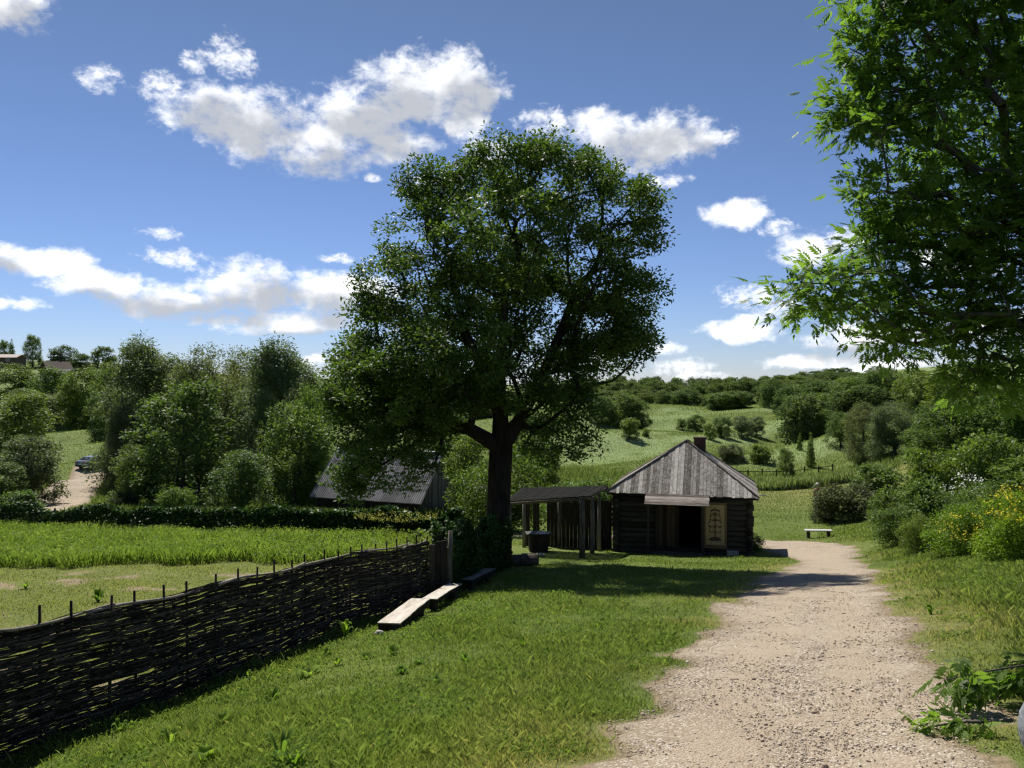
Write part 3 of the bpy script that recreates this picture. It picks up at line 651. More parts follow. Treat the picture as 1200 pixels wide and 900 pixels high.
# hillside across the valley: (column, base row, top row, width)
for px, bs, top, w, k_, lb in [
    (727,500,457,52,'r1','dark tree clump on the meadow slope right of the big tree'), (705,497,464,34,'r2','shorter dark tree at the left of the meadow clump'), (748,503,465,34,'r3','rounded tree at the right of the meadow clump'),
    (738,514,488,26,'f4','small tree below the meadow clump'), (757,512,502,9,'b1','tiny dark shrub on the meadow slope'),
    (816,508,485,23,'f1','round dark bush-like tree standing alone on the far meadow'), (799,504,490,14,'f4','small tree left of the lone round one on the far meadow'),
    (846,513,486,24,'r3','dark tree at the left of the small far meadow row'), (869,513,486,26,'rw','pale grey-green tree in the middle of the far meadow row'), (886,512,487,22,'rw','pale tree at the right end of the far meadow row'), (832,515,495,14,'f4','smallest tree at the left end of the far meadow row'),
    (921,562,525,22,'r2','small dark upright tree right behind the valley fence'), (940,512,478,26,'f4','tree at the edge of the right-hand wood'), (950,548,508,11,'c1','slim young tree on the pale meadow'), (937,528,508,7,'c1','thin sapling left of the slim young tree')]:
    placeb(k_, px, bs, top, w, lb)
placeb('b3', 857, 542, 519, 34, 'smoky brown-green round bush behind the log hut'); placeb('b1', 892, 543, 521, 28, 'dark green round bush right of the smoky brown one')
# right side wood
for px, d, top, w, k_, lb in [
    (1012,82,470,52,'w1','tall grey-green tree at the valley edge, left one of the pair'), (1048,78,462,60,'w2','tall grey-green tree at the valley edge, right one of the pair'), (985,96,482,40,'r1','dark tree just left of the grey-green pair'),
    (968,118,480,34,'r2','bright rounded tree at the wood edge above the slim sapling'), (1030,130,428,66,'r3','high tree rising above the grey-green pair'), (1000,150,440,56,'rb1','lighter tree on the wooded slope left of the high one'),
    (1075,110,432,62,'r1','tall tree behind the overhanging ash leaves'), (1112,62,470,90,'r2','dark tree on the right slope under the ash branches'), (1165,60,455,100,'r3','deep green tree at the right under the ash branches'), (1215,55,440,110,'r1','tree cut by the right edge under the ash branches'),
    (1085,70,500,56,'r3','shadowy tree right of the grey-green pair'), (960,140,458,44,'f4','tree on the wooded slope above the meadow edge'), (1130,95,420,90,'rb1','lighter tall tree far back behind the ash branches')]:
    place(k_, px, d, top, w, lb)
for px, d, top, w, k_, lb in [
    (1000,43,562,80,'b3','dark olive bush beside the small white bench'), (966,44,584,34,'b3','small olive bush drooping over the white bench'), (1045,36,572,56,'b1','dark green bush right of the olive bush'), (1052,28,590,60,'b2','bright bush at the right verge above the gravel bend'),
    (1085,32,560,60,'b1','dark bush under the white-flowering shrub'), (1095,38,520,70,'b2','tall leafy bush on the right bank'), (1160,36,500,90,'b2','broad bush high on the right bank'), (1030,55,545,60,'b1','bush at the foot of the grey-green pair'),
    (1075,24,600,44,'b5','fresh green bush on the verge with pale leaves'), (1125,21,588,80,'b4','yellow-green bush at the right, left one of two'), (1185,18,572,90,'b4','yellow-green bush at the right edge with yellow flowers'), (1150,26,560,80,'b5','green bush behind the yellow-green pair'), (1215,30,530,90,'b1','dark bush behind the yellow-flowering one at the right edge'), (1110,48,530,60,'b3','olive bush half hidden on the right slope'), (880,31.2,625,30,'b1','low dark bush at the right corner of the log hut')]:
    place(k_, px, d, top, w, lb)
place('b5', 590, 40, 520, 110, 'leafy green bush behind the big trunk'); place('rb1', 555, 46, 500, 80, 'bright tree behind the trunk, right of the slate roof'); place('r2', 625, 60, 505, 70, 'tree behind the trunk and shed')
place('b2', 672, 46, 560, 70, 'bright leafy bush behind the shed roof'); place('b2', 700, 52, 556, 50, 'light bush between shed roof and log hut'); place('rb1', 610, 75, 480, 60, 'pale tree seen through the gap right of the trunk'); place('r3', 520, 70, 470, 90, 'dark tree far behind the slate roof')
# woodland on the far hill
g = np.random.default_rng(99); cnt = 0
def wood(n, pxr, dr, topf, w, lb, grp):
    for i in range(n):
        px = g.uniform(*pxr); d = g.uniform(*dr); x = (px-600)/F*d; z = h1(x, d); top = topf(px, d)+g.uniform(-3, 4)
        hgt = (450-top)/F*d-z
        if hgt < 3: continue
        place(['f1', 'f2', 'f3', 'f4', 'f1', 'f3'][g.integers(6)], px, d, top, g.uniform(*w)/d*F, lb, grp)
wood(70, (630, 1000), (300, 360), lambda p, d: 442-max(0, p-900)*.12, (5.5, 8), 'tree in the dark wood along the skyline of the far hill', 'far hill skyline wood')
wood(60, (640, 960), (245, 300), lambda p, d: 448-max(0, p-880)*.10, (5, 8), 'tree in the middle of the far hillside wood', 'far hillside wood')
wood(46, (655, 930), (205, 245), lambda p, d: 457-max(0, p-850)*.08, (5, 7.5), 'tree at the lower edge of the far hillside wood', 'far hillside lower edge')
wood(56, (900, 1130), (150, 290), lambda p, d: 436-max(0, p-940)*.08+(290-d)*.10, (6, 9), 'tree in the wood climbing the right hillside', 'right hillside wood')
wood(24, (930, 1090), (120, 170), lambda p, d: 462-max(0, p-960)*.15, (5, 7), 'tree along the lower right hillside wood', 'right hillside lower wood')
wood(26, (380, 640), (150, 330), lambda p, d: 455-(d-150)*.06, (9, 13), 'tree in the wood behind the big tree', 'wood behind the big tree')
wood(12, (-60, 130), (300, 360), lambda p, d: 418, (8, 12), 'distant tree behind the village roofs', 'trees behind the village')

# ================================================================== hedges and creepers
def leafy_wall(name, P0, P1, hgt, thick, n, leaf, mat, seed, label, cat, bumps=.25, lean=0.0, post=True):
    g = np.random.default_rng(seed); P0, P1 = Vector(P0), Vector(P1); L = (P1-P0).length; t = g.random(n); w = P0.x+(P1.x-P0.x)*t; yv = P0.y+(P1.y-P0.y)*t
    nrm = np.array([(P1-P0).y, -(P1-P0).x])/L; top = hgt*(1-bumps+bumps*2*vnoise(t*L, t*0, .9, seed)); hz = g.random(n)**.7*top
    prof = thick*(1-.5*(hz/top)**3)*(.6+.8*vnoise(t*L, hz*1.5, 1.2, seed+1)); sg = np.where(g.random(n) < .5, -1, 1)*(.65+.35*g.random(n)); x = w+nrm[0]*prof*sg; y = yv+nrm[1]*prof*sg
    root = empty(name, (P0.x, P0.y, h1(P0.x, P0.y)), label, cat); b = np.array([P0.x, P0.y, root.location.z])
    C = np.stack([x, y, H(x, y)+hz], 1)-b; P, Fl, v = leaves_np(C, leaf, seed, 1.3)
    link('foliage', np_mesh('foliage', P, Fl, 4, {'var': np.clip(v*.7+.3*(vnoise(np.repeat(t*L, 4), 0*v, 1.5, seed)), 0, 1)}), mat, root)
    if post:
        k = max(2, int(L/2.2))
        for i in range(k):
            f = i/(k-1); px, py = P0.x+(P1.x-P0.x)*f-b[0], P0.y+(P1.y-P0.y)*f-b[1]; z0 = h1(px+b[0], py+b[1])-b[2]
            MB().tube([(px, py, z0-.2), (px, py, z0+hgt*.92)], .045, 6).build('post', M['wood_dark'], root)
        mb = MB()
        for zz in (.35, .75):
            pts = [(P0.x+(P1.x-P0.x)*i/12-b[0], P0.y+(P1.y-P0.y)*i/12-b[1], 0) for i in range(13)]
            mb.tube([(p[0], p[1], h1(p[0]+b[0], p[1]+b[1])-b[2]+hgt*zz) for p in pts], .03, 5)
        mb.build('rail', M['wood_dark'], root)
    return root
leafy_wall('ivy_hedge', (-30, 41), (-2.2, 35.2), 1.22, .5, 30000, .17, M['leaf_ivy'], 5, 'long low fence smothered in dark ivy at the far side of the garden', 'hedge', .3)
leafy_wall('ivy_fence', (-1.62, 18.05), (-.3, 25.3), 1.55, .30, 22000, .12, M['leaf_ivy'], 6, 'short dark ivy-covered fence between the old plank panel and the big trunk', 'hedge', .38)

# ================================================================== log hut
def build_hut():
    o = Vector((4.06, 31.25, 0)); o.z = -6.42; ang = math.atan2(-1.4, 5.32)
    root = empty('log_hut', o, 'old dark log hut with a hipped board roof beside the gravel path', 'hut', None, ang)
    Wd, D, Hh = 4.95, 3.7, 2.2; r = .115; step = .2
    def logs(x0, x1, y, z0, z1, axis='x', jit=.03):
        mb = MB(); n = int((z1-z0)/step)
        for i in range(n+1):
            z = z0+i*step+(step*.5 if axis == 'y' else 0); a = x0-.0; b = x1
            rr = [r*random.uniform(.9, 1.05) for _ in range(4)]
            pts = [(a+(b-a)*k/3+(random.uniform(-jit, jit) if k in (0, 3) else 0), y+random.uniform(-.008, .008), z) for k in range(4)]
            if axis == 'y': pts = [(p[1], p[0], p[2]) for p in pts]
            mb.tube(pts, rr, 8)
        return mb
    OH = .16
    dl, dr = 2.40, 3.22   # the open doorway
    f = logs(-OH, 1.50, 0, 0, Hh); f2 = logs(dr+.06, Wd+OH, 0, 0, Hh); f.add(f2.v, f2.f)
    f3 = logs(1.5, dr+.06, 0, 1.92, Hh); f.add(f3.v, f3.f); f4 = logs(1.5, dr+.06, 0, 0, .12); f.add(f4.v, f4.f)
    f.build('front_wall', M['log'], root, smooth=True)
    logs(-OH, Wd+OH, D, 0, Hh).build('back_wall', M['log'], root, smooth=True)
    logs(-OH, D+OH, 0, 0, Hh-.1, 'y').build('side_wall', M['log'], root, smooth=True)
    logs(-OH, D+OH, Wd, 0, Hh-.1, 'y').build('side_wall', M['log'], root, smooth=True)
    # moss packing and inner lining keep the rooms dark
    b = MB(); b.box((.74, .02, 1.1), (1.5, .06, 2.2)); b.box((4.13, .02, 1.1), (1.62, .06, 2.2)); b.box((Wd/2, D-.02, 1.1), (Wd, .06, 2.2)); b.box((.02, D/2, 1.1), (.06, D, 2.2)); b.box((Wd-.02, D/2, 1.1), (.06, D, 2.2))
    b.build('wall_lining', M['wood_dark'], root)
    MB().box((Wd/2, D/2, .06), (Wd-.1, D-.1, .08)).build('floor', M['wood_dark'], root)
    # roof: four planes of boards
    ex, ey0, ey1, ze, za = .34, -.42, D+.4, Hh+.04, Hh+1.90
    c = [(-ex, ey0, ze), (Wd+ex, ey0, ze), (Wd+ex, ey1, ze), (-ex, ey1, ze)]; ap = [(Wd/2+.12, 1.82, za), (Wd/2+.12, 2.15, za)]
    c[1] = (Wd+ex, ey0, ze-.04)
    def plane(name, A, B, T0, T1, bw=.135, seed=1):
        """boards running from the eave A-B up to the top edge T0-T1"""
        rnd = random.Random(seed); A, B, T0, T1 = map(Vector, (A, B, T0, T1)); L = (B-A).length; e = (B-A)/L
        t0, t1 = (T0-A).dot(e), (T1-A).dot(e); hT = (T0-A)-e*t0; upn = hT.normalized(); S = hT.length; nrm = e.cross(upn).normalized()
        if nrm.z < 0: nrm = -nrm
        mb = MB(); s = 0.0
        def hh(x):
            if x < t0: return S*x/max(t0, 1e-6)
            if x > t1: return S*(L-x)/max(L-t1, 1e-6)
            return S
        while s < L-1e-3:
            w = min(bw*rnd.uniform(.8, 1.15), L-s); g_ = .007; a, b_ = s+g_/2, s+w-g_/2
            xs = [a]+[q for q in (t0, t1) if a < q < b_]+[b_]; lift = rnd.uniform(.0, .016); low = rnd.uniform(-.03, .02)
            poly = [A+e*a+upn*low+nrm*lift, A+e*b_+upn*low+nrm*lift]+[A+e*q+upn*max(.004, hh(q))+nrm*lift for q in reversed(xs)]
            mb.prism(poly, nrm*.025, rnd.random()); s += w
        o_ = mb.build(name, M['shingle'], roof)
        return o_
    rf = MB()   # under-sheathing closes the roof
    I = [Vector(p)+Vector((0, 0, -.06)) for p in c+ap]
    rf.add(I, [(0, 1, 4), (1, 2, 5, 4), (2, 3, 5), (3, 0, 4, 5), (3, 2, 1, 0)])
    roof = rf.build('roof', M['wood_dark'], root)
    plane('front_slope', c[0], c[1], ap[0], ap[0], seed=4); plane('right_slope', c[1], c[2], ap[0], ap[1], seed=5)
    plane('back_slope', c[2], c[3], ap[1], ap[1], seed=6); plane('left_slope', c[3], c[0], ap[1], ap[0], seed=7)
    hp = MB()
    for p, q_ in ((c[0], ap[0]), (c[1], ap[0]), (c[2], ap[1]), (c[3], ap[1]), (ap[0], ap[1])):
        a, b_ = Vector(p)+Vector((0, 0, .05)), Vector(q_)+Vector((0, 0, .05)); hp.tube([a, b_], .035, 4)
    hp.build('hip_board', M['wood_mid'], roof)
    ch = MB(); ch.box((Wd/2+.62, 2.35, za-.28), (.46, .46, .85), var=.4); ch.box((Wd/2+.62, 2.35, za+.13), (.52, .52, .07), var=.6)
    ch.build('chimney', M['brick'], roof, bevel=.01)
    # canopy, posts, doors
    rx = Matrix.Rotation(R(35), 3, 'X'); cn = MB(); w = 0
    for i in range(4):
        cn.box((2.34, -.50-.115*i, 2.22-.082*i), (2.34+.02*(i % 2), .15, .022), rx, None, .004)
    M['canopy'] = m_wood('canopy_boards', (.13,.11,.095), (.42,.37,.33), (.10, 1, 1), .9, 22, True, None, .5)
    cn.build('door_canopy', M['canopy'], root)
    for x in (1.28, 3.30): MB().box((x, -.62, 1.0), (.08, .08, 2.0), None, .9, .006).build('canopy_post', M['wood_dark'], root)
    fr = MB(); fr.box((1.56, -.1, 1.08), (.1, .14, 2.0)); fr.box((3.25, -.1, 1.08), (.1, .14, 2.0)); fr.box((2.4, -.1, 2.02), (1.8, .14, .1)); fr.box((2.4, -.12, .17), (1.8, .26, .1)); fr.box((2.36, -.09, 1.05), (.06, .1, 1.8))
    fr.build('door_frame', M['wood_dark'], root)
    ld = MB()
    for i in range(5): ld.box((1.70+.155*i, -.08, 1.06), (.148, .04, 1.74), None, random.random(), .003)
    M['door_brown'] = m_wood('brown_door', (.045,.030,.020), (.11,.075,.05), (1, 1, .1), .8, 16)
    d1 = ld.build('door', M['door_brown'], root); d1['label'] = 'dark brown closed door leaf'
    # painted leaf, folded open against the wall
    t = NT('ochre_paint'); n = t.noise(t.pos((1, 1, .3), True), 9, 5)
    t.done(t.pbr(t.ramp(n, [(.3, (.36,.25,.115)), (.7, (.55,.40,.20))]), .75, .3)); M['ochre'] = t.m
    M['ochre_dark'] = m_plain('ochre_frame', (.20,.13,.065), .8, .2); M['paint_brown'] = m_plain('brown_painted_ornament', (.12,.055,.03), .8, .2)
    cx, yy = 3.72, -.20
    pd_ = MB().box((cx, yy, 1.12), (.86, .04, 1.72)); dd = pd_.build('door', M['ochre_dark'], root); dd['label'] = 'ochre door leaf painted with a brown flowering tree'
    MB().box((cx, yy-.024, 1.14), (.68, .012, 1.50)).build('door_panel', M['ochre'], dd, bevel=.003)
    orn = MB(); y0 = yy-.034
    def blot(x, z, rx_, rz_, rot=0.0, n=10):
        P = []
        for i in range(n):
            a = 6.283*i/n; u_, v_ = rx_*1.15*math.cos(a), rz_*1.2*math.sin(a); P.append((cx+x+u_*math.cos(rot)-v_*math.sin(rot), y0, 1.14+z+u_*math.sin(rot)+v_*math.cos(rot)))
        orn.prism(P, (0, .006, 0), .5)
    def stroke(pts, r_=.009):
        for (xa, za_), (xb, zb) in zip(pts[:-1], pts[1:]):
            dx, dz = xb-xa, zb-za_; L = math.hypot(dx, dz)+1e-6; nx__, nz = -dz/L*r_, dx/L*r_
            orn.prism([(cx+xa+nx__, y0, 1.14+za_+nz), (cx+xb+nx__, y0, 1.14+zb+nz), (cx+xb-nx__, y0, 1.14+zb-nz), (cx+xa-nx__, y0, 1.14+za_-nz)], (0, .0055, 0), .5)
    stroke([(0, -.52), (0, .50)], .018)
    for s in (-1, 1):
        blot(s*.10, -.50, .11, .035, s*-.45); blot(s*.05, -.56, .10, .025, s*-.3); blot(s*.19, -.55, .05, .02, s*-.6)
        for (z, sp, hgt) in ((-.30, .22, .16), (-.08, .24, .14), (.16, .2, .12), (.36, .17, .12)):
            pts = [(s*sp*math.sin(a)*1.0, z+hgt*(1-math.cos(a))*.9) for a in np.linspace(0, 2.2, 8)]; stroke(pts, .009)
            blot(pts[-1][0], pts[-1][1], .036, .026, s*.5); blot(s*sp*.6, z+.02, .034, .016, s*.7); blot(s*sp*.95, z+hgt*.3, .028, .018, -s*.8); blot(s*.05, z+.06, .035, .016, s*.9)
        blot(s*.07, .56, .05, .028, s*.6); blot(s*.11, .18, .05, .018, s*.15); blot(s*.06, .44, .04, .02, s*.4)
    blot(0, .60, .028, .05); blot(0, .18, .05, .028); blot(0, -.08, .04, .03); blot(0, .40, .035, .035)
    orn.build('painted_ornament', M['paint_brown'], dd)
    st = MB(); st.box((2.35, -.55, .02), (1.9, .5, .14), None, .3, .01); st.build('step', M['wood_mid'], root)
    return root
HUT = build_hut()
def hutw(x, y, z): return HUT.location+Matrix.Rotation(HUT.rotation_euler.z, 3, 'Z') @ Vector((x, y, z))
p = hutw(4.35, -.42, 0); M['stone'] = m_plain('pale_stone', (.36,.33,.29), .9, .2, 0, .35, 12)
def stone(loc, sx, sy, sz, rz, label, seed, name='stone', mat=None):
    bm = bmesh.new(); bmesh.ops.create_icosphere(bm, subdivisions=3, radius=1)
    for v in bm.verts:
        n = mnoise.noise(v.co*1.3+Vector((seed, 0, 0)))*.35; v.co *= 1+n; v.co.x *= sx; v.co.y *= sy; v.co.z *= sz
    me = bpy.data.meshes.new(name); bm.to_mesh(me); bm.free()
    for q_ in me.polygons: q_.use_smooth = True
    return tag(link(name, me, mat or M['stone'], None, loc, rz), label, 'stone')
sb = MB(); sb.box((0, 0, .1), (.42, .25, .2), None, .5, .02)
tag(sb.build('stone_block', M['stone'], None, (p.x, p.y, h1(p.x, p.y)-.02), HUT.rotation_euler.z, bevel=.02), 'pale rectangular stone block at the foot of the hut wall', 'stone')

# ================================================================== open shed
def build_shed():
    root = empty('open_shed', (1.3, 29.5, -6.2), 'dark open shed with a flat board roof on posts, between big tree and hut', 'shed'); b = root.location
    def P(px, py, d): return at(px, py, d)-b
    FL, FR, BR, BL = P(590, 589, 29.2), P(693, 582, 28.3), P(713, 570, 31.6), P(612, 572.5, 32.6)
    mb = MB(); n = 26
    for i in range(n):
        f0, f1 = i/n+.004, (i+1)/n-.004; dz = Vector((0, 0, random.uniform(0, .012)))
        e0 = random.uniform(-.06, .04); a, c_ = FL.lerp(FR, f0), FL.lerp(FR, f1); d_, e_ = BL.lerp(BR, f1), BL.lerp(BR, f0); u_ = (a-e_).normalized()*e0
        mb.prism([a+dz+u_, c_+dz+u_, d_+dz, e_+dz], (0, 0, .03), random.uniform(.35, .6))
    M['shed_roof'] = m_wood('mossy_shaded_boards', (.010,.010,.009), (.034,.032,.027), (1, 1, .4), .95, 14); mb.build('roof_boards', M['shed_roof'], root)  # mossy boards; the big tree's shade is put into their very dark colour
    fb_ = MB(); fb_.tube([FL+Vector((0, .15, -.07)), FR+Vector((.1, .15, -.07))], .06, 7); fb_.tube([BL+Vector((0, -.15, -.07)), BR+Vector((.1, -.15, -.07))], .06, 7)
    fb_.tube([FR+Vector((-.1, 0, -.05)), BR+Vector((-.1, 0, -.05))], .055, 7); fb_.tube([FL+Vector((.2, 0, -.05)), BL+Vector((.2, 0, -.05))], .055, 7); fb_.build('roof_beam', M['wood_mid'], root, smooth=True)
    for px, d, top, rr in ((597, 29.3, 591, .075), (682, 28.5, 584, .10), (694, 30.2, 580, .08), (702, 31.3, 577, .07), (614, 32.2, 584, .07), (655, 32.4, 582, .06)):
        t_ = at(px, top, d); z0 = h1(t_.x, d); MB().tube([(t_.x-b.x, d-b.y, z0-.2-b.z), (t_.x-b.x+.02, d-b.y, (z0+t_.z)/2-b.z), (t_.x-b.x, d-b.y, t_.z-b.z)], [rr*1.1, rr, rr*.92], 9).build('post', M['wood_mid'], root, smooth=True)
    bw = MB(); x = .55
    while x < 4.0:
        w = random.uniform(.12, .18); z0 = h1(x, 32.7); top = -4.72+random.uniform(-.1, .05)
        if random.random() > .06: bw.box((x-b.x+w/2, 32.7-b.y+random.uniform(-.01, .01), (z0+top)/2-b.z), (w-.004, .025, top-z0), None, random.uniform(.3, .6), .001)
        x += w
    bw.build('board_wall', M['wood_dark'], root)
    return root
build_shed()
def build_forge():
    x, y = 1.0, 30.8; z = h1(x, y); root = empty('forge_table', (x, y, z), 'dark block with a grey metal top standing under the shed roof', 'table', None, .1)
    mb = MB(); mb.box((0, 0, .33), (.7, .5, .66), None, .3, .02); mb.build('base', M['wood_dark'], root, bevel=.015)
    MB().box((0, 0, .69), (.95, .62, .05)).build('metal_top', M['iron'], root, bevel=.01)
    s = MB(); s.box((0, 0, 0), (.8, .3, .12), None, .8, .01); x, y = .75, 28.4
    tag(s.build('wooden_block', M['plank_grey'], None, (x, y, h1(x, y)+.05), .1, bevel=.01), 'small flat wooden block on the ground before the shed table', 'block')
build_forge()

# ================================================================== slate-roofed barn
def build_barn():
    E0, E1 = Vector((-12.9, 51.1, -7.25)), Vector((-5.45, 48.0, -7.25)); ang = math.atan2(E1.y-E0.y, E1.x-E0.x); L = (E1-E0).length
    root = empty('slate_barn', (E0.x, E0.y, -9.0), 'low barn with a grey corrugated slate roof down behind the ivy hedge', 'barn', None, ang)
    hw, rise, ze = 3.0, 2.85, 1.78; t = NT('grey_slate_sheets'); n = t.noise(t.pos(obj=True), 1.6, 5); n2 = t.noise(t.pos((1, 1, .3), True), 18, 4); v = t.attr('var').outputs['Fac']
    f = t.math('ADD', t.math('MULTIPLY', n, .5), t.math('ADD', t.math('MULTIPLY', n2, .3), t.math('MULTIPLY', v, .25)))
    t.done(t.pbr(t.ramp(f, [(.3, (.15,.14,.13)), (.55, (.27,.255,.24)), (.8, (.40,.38,.355))]), .85, .25)); M['slate'] = t.m
    for side in (0, 1):
        P, Fc, va = [], [], []; rows, nper, per = 4, 6, .15; ncol = int(L/per*nper)
        for r_ in range(rows):
            for k_ in range(2):
                s = (r_+k_*1.05)/rows; lift = .05*(1-k_)
                for i in range(ncol+1):
                    x = L*i/ncol; w = .035*math.cos(2*math.pi*i/nper); y = s*hw; z = ze+rise*s+lift+w
                    if side: y = 2*hw-y
                    P.append((x, y, z)); va.append(((int(x/1.05)*7+r_*3) % 5)/5)
            b = r_*2*(ncol+1)
            Fc += [(b+i, b+i+1, b+ncol+2+i, b+ncol+1+i) if not side else (b+i+1, b+i, b+ncol+1+i, b+ncol+2+i) for i in range(ncol)]
        link('roof_slope', np_mesh('roof_slope', P, Fc, 4, {'var': va}), M['slate'], root)
    cap = MB(); cap.box((L/2, hw, ze+rise+.07), (L+.1, .34, .05), None, .5); cap.build('ridge_cap', m_plain('pale_metal_ridge', (.5,.52,.53), .5, .5), root)
    wl_ = MB(); wl_.prism([(.25, .4, -.5), (.25, 2*hw-.4, -.5), (.25, 2*hw-.4, ze+.28), (.25, hw, ze+rise-.08), (.25, .4, ze+.28)], (.12, 0, 0)); w0 = wl_; w0.build('gable_wall', M['wood_mid'], root); wl_ = MB(); wl_.prism([(L-.37, .4, -.5), (L-.37, 2*hw-.4, -.5), (L-.37, 2*hw-.4, ze+.28), (L-.37, hw, ze+rise-.08), (L-.37, .4, ze+.28)], (.12, 0, 0))
    for i in range(24): wl_.box((L-.23, .5+i*.215, .8+min(1, (1-abs(i-11.7)/12))*1.6-.1), (.03, .205, 2.2+min(1, (1-abs(i-11.7)/12))*1.9), None, random.random())
    gw = wl_.build('gable_wall', M['wood_mid'], root); ll = MB(); ll.box((L/2, .45, .6), (L-.6, .12, 2.6)); ll.box((L/2, 2*hw-.45, .6), (L-.6, .12, 2.6)); ll.build('long_wall', M['wood_dark'], root)
build_barn()

# ================================================================== wattle fence
def build_fence():
    L = (FB-FA).length; b = Vector((FA.x, FA.y, h1(FA.x, FA.y))); root = empty('wattle_fence', b, 'long dark woven wattle fence running along the garden edge', 'fence')
    sp = .46; n = int(L/sp); rnd = random.Random(3)
    def base(s): p = FA+fdir*s; return Vector((p.x, p.y, h1(p.x, p.y)))
    nrm = Vector((fdir.y, -fdir.x, 0)); Hf = 1.33
    S = [i*sp+rnd.uniform(-.06, .06) for i in range(n+1)]
    for s in S:
        p = base(s)-b; lean = Vector((rnd.uniform(-.03, .03), rnd.uniform(-.03, .03), 0)); top = Hf+rnd.uniform(.09, .2)
        MB().tube([p+Vector((0, 0, -.2)), p+lean*.5+Vector((0, 0, top*.5)), p+lean+Vector((0, 0, top))], [.021, .018, .015], 7, var=rnd.random()*.4).build('post', M['wood_dark'], root, smooth=True)
    mb = MB(); rows = 225; cen = [0.0]*rows
    for r_ in range(rows):
        z = .02+(Hf-.03)*r_/rows
        s = -rnd.uniform(0, 2)
        while s < L:
            ln = rnd.uniform(1.6, 3.4); e = min(L+.15, s+ln); a = max(0, s); pts = []; rad = []
            if e-a > .3:
                m = int((e-a)/(sp/4))+1; ph = (r_ % 2)*math.pi; slope = rnd.uniform(-.035, .035); zo = rnd.uniform(-.014, .014); r0 = rnd.uniform(.0075, .0135); wv = rnd.uniform(0, 6)
                for i in range(m+1):
                    q_ = a+(e-a)*i/m; p = base(q_)-b; off = nrm*(.034*math.cos(math.pi*q_/sp+ph)+rnd.uniform(-.004, .004))
                    zz = z+zo+slope*(q_-(a+e)/2)+.012*math.sin(q_*1.1+wv)+.013*(vn1(q_*.8, r_*.11)-.5)*2; pts.append(p+off+Vector((0, 0, max(.01, min(Hf+.03, zz))))); rad.append(r0*(1-.45*i/m))
                mb.tube(pts, rad, 5, var=rnd.random()**2)
            s = e+rnd.uniform(-.25, .12)
    mb.build('woven_rods', M['rods'], root)
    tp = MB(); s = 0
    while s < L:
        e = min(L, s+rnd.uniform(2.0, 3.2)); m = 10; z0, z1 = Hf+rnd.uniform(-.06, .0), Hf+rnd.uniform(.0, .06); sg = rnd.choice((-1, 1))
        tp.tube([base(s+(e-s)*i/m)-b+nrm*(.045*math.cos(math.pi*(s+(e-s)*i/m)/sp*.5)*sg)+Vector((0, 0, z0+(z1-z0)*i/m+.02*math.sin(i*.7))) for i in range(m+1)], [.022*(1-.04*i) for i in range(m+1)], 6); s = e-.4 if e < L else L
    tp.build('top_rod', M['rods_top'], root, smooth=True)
def vn1(x, y): return float(vnoise(np.array([x]), np.array([y]), 1.0, 8)[0])
build_fence()
# old plank panel at its end
x, y = -1.62, 17.75; z = h1(x, y); pr = empty('plank_gate', (x, y, z), 'tall grey weathered plank gate closing the end of the wattle fence', 'gate', None, .35)
mb = MB()
for i, hgt in enumerate((1.22, 1.28, 1.30)): mb.box((-.15+.14*i, 0, hgt/2), (.132, .035, hgt), None, random.random(), .005)
mb.build('boards', M['wood_dark'], pr); MB().tube([(.26, .02, -.2), (.27, .02, 1.5)], .05, 8).build('post', M['wood_mid'], pr, smooth=True)
g = np.random.default_rng(3); n = 700; C = np.stack([-.38+.09*g.normal(size=n), -.05+.07*g.normal(size=n), g.random(n)*1.5+.05], 1); C[:, 0] += .12*np.sin(C[:, 2]*4)
P, Fl, v = leaves_np(C, .075, 4, 1.2); cr_ = link('creeper', np_mesh('creeper', P, Fl, 4, {'var': v}), M['leaf_bright'], None, (x, y, z)); tag(cr_, 'green creeper climbing the edge of the grey plank panel', 'climbing plant')

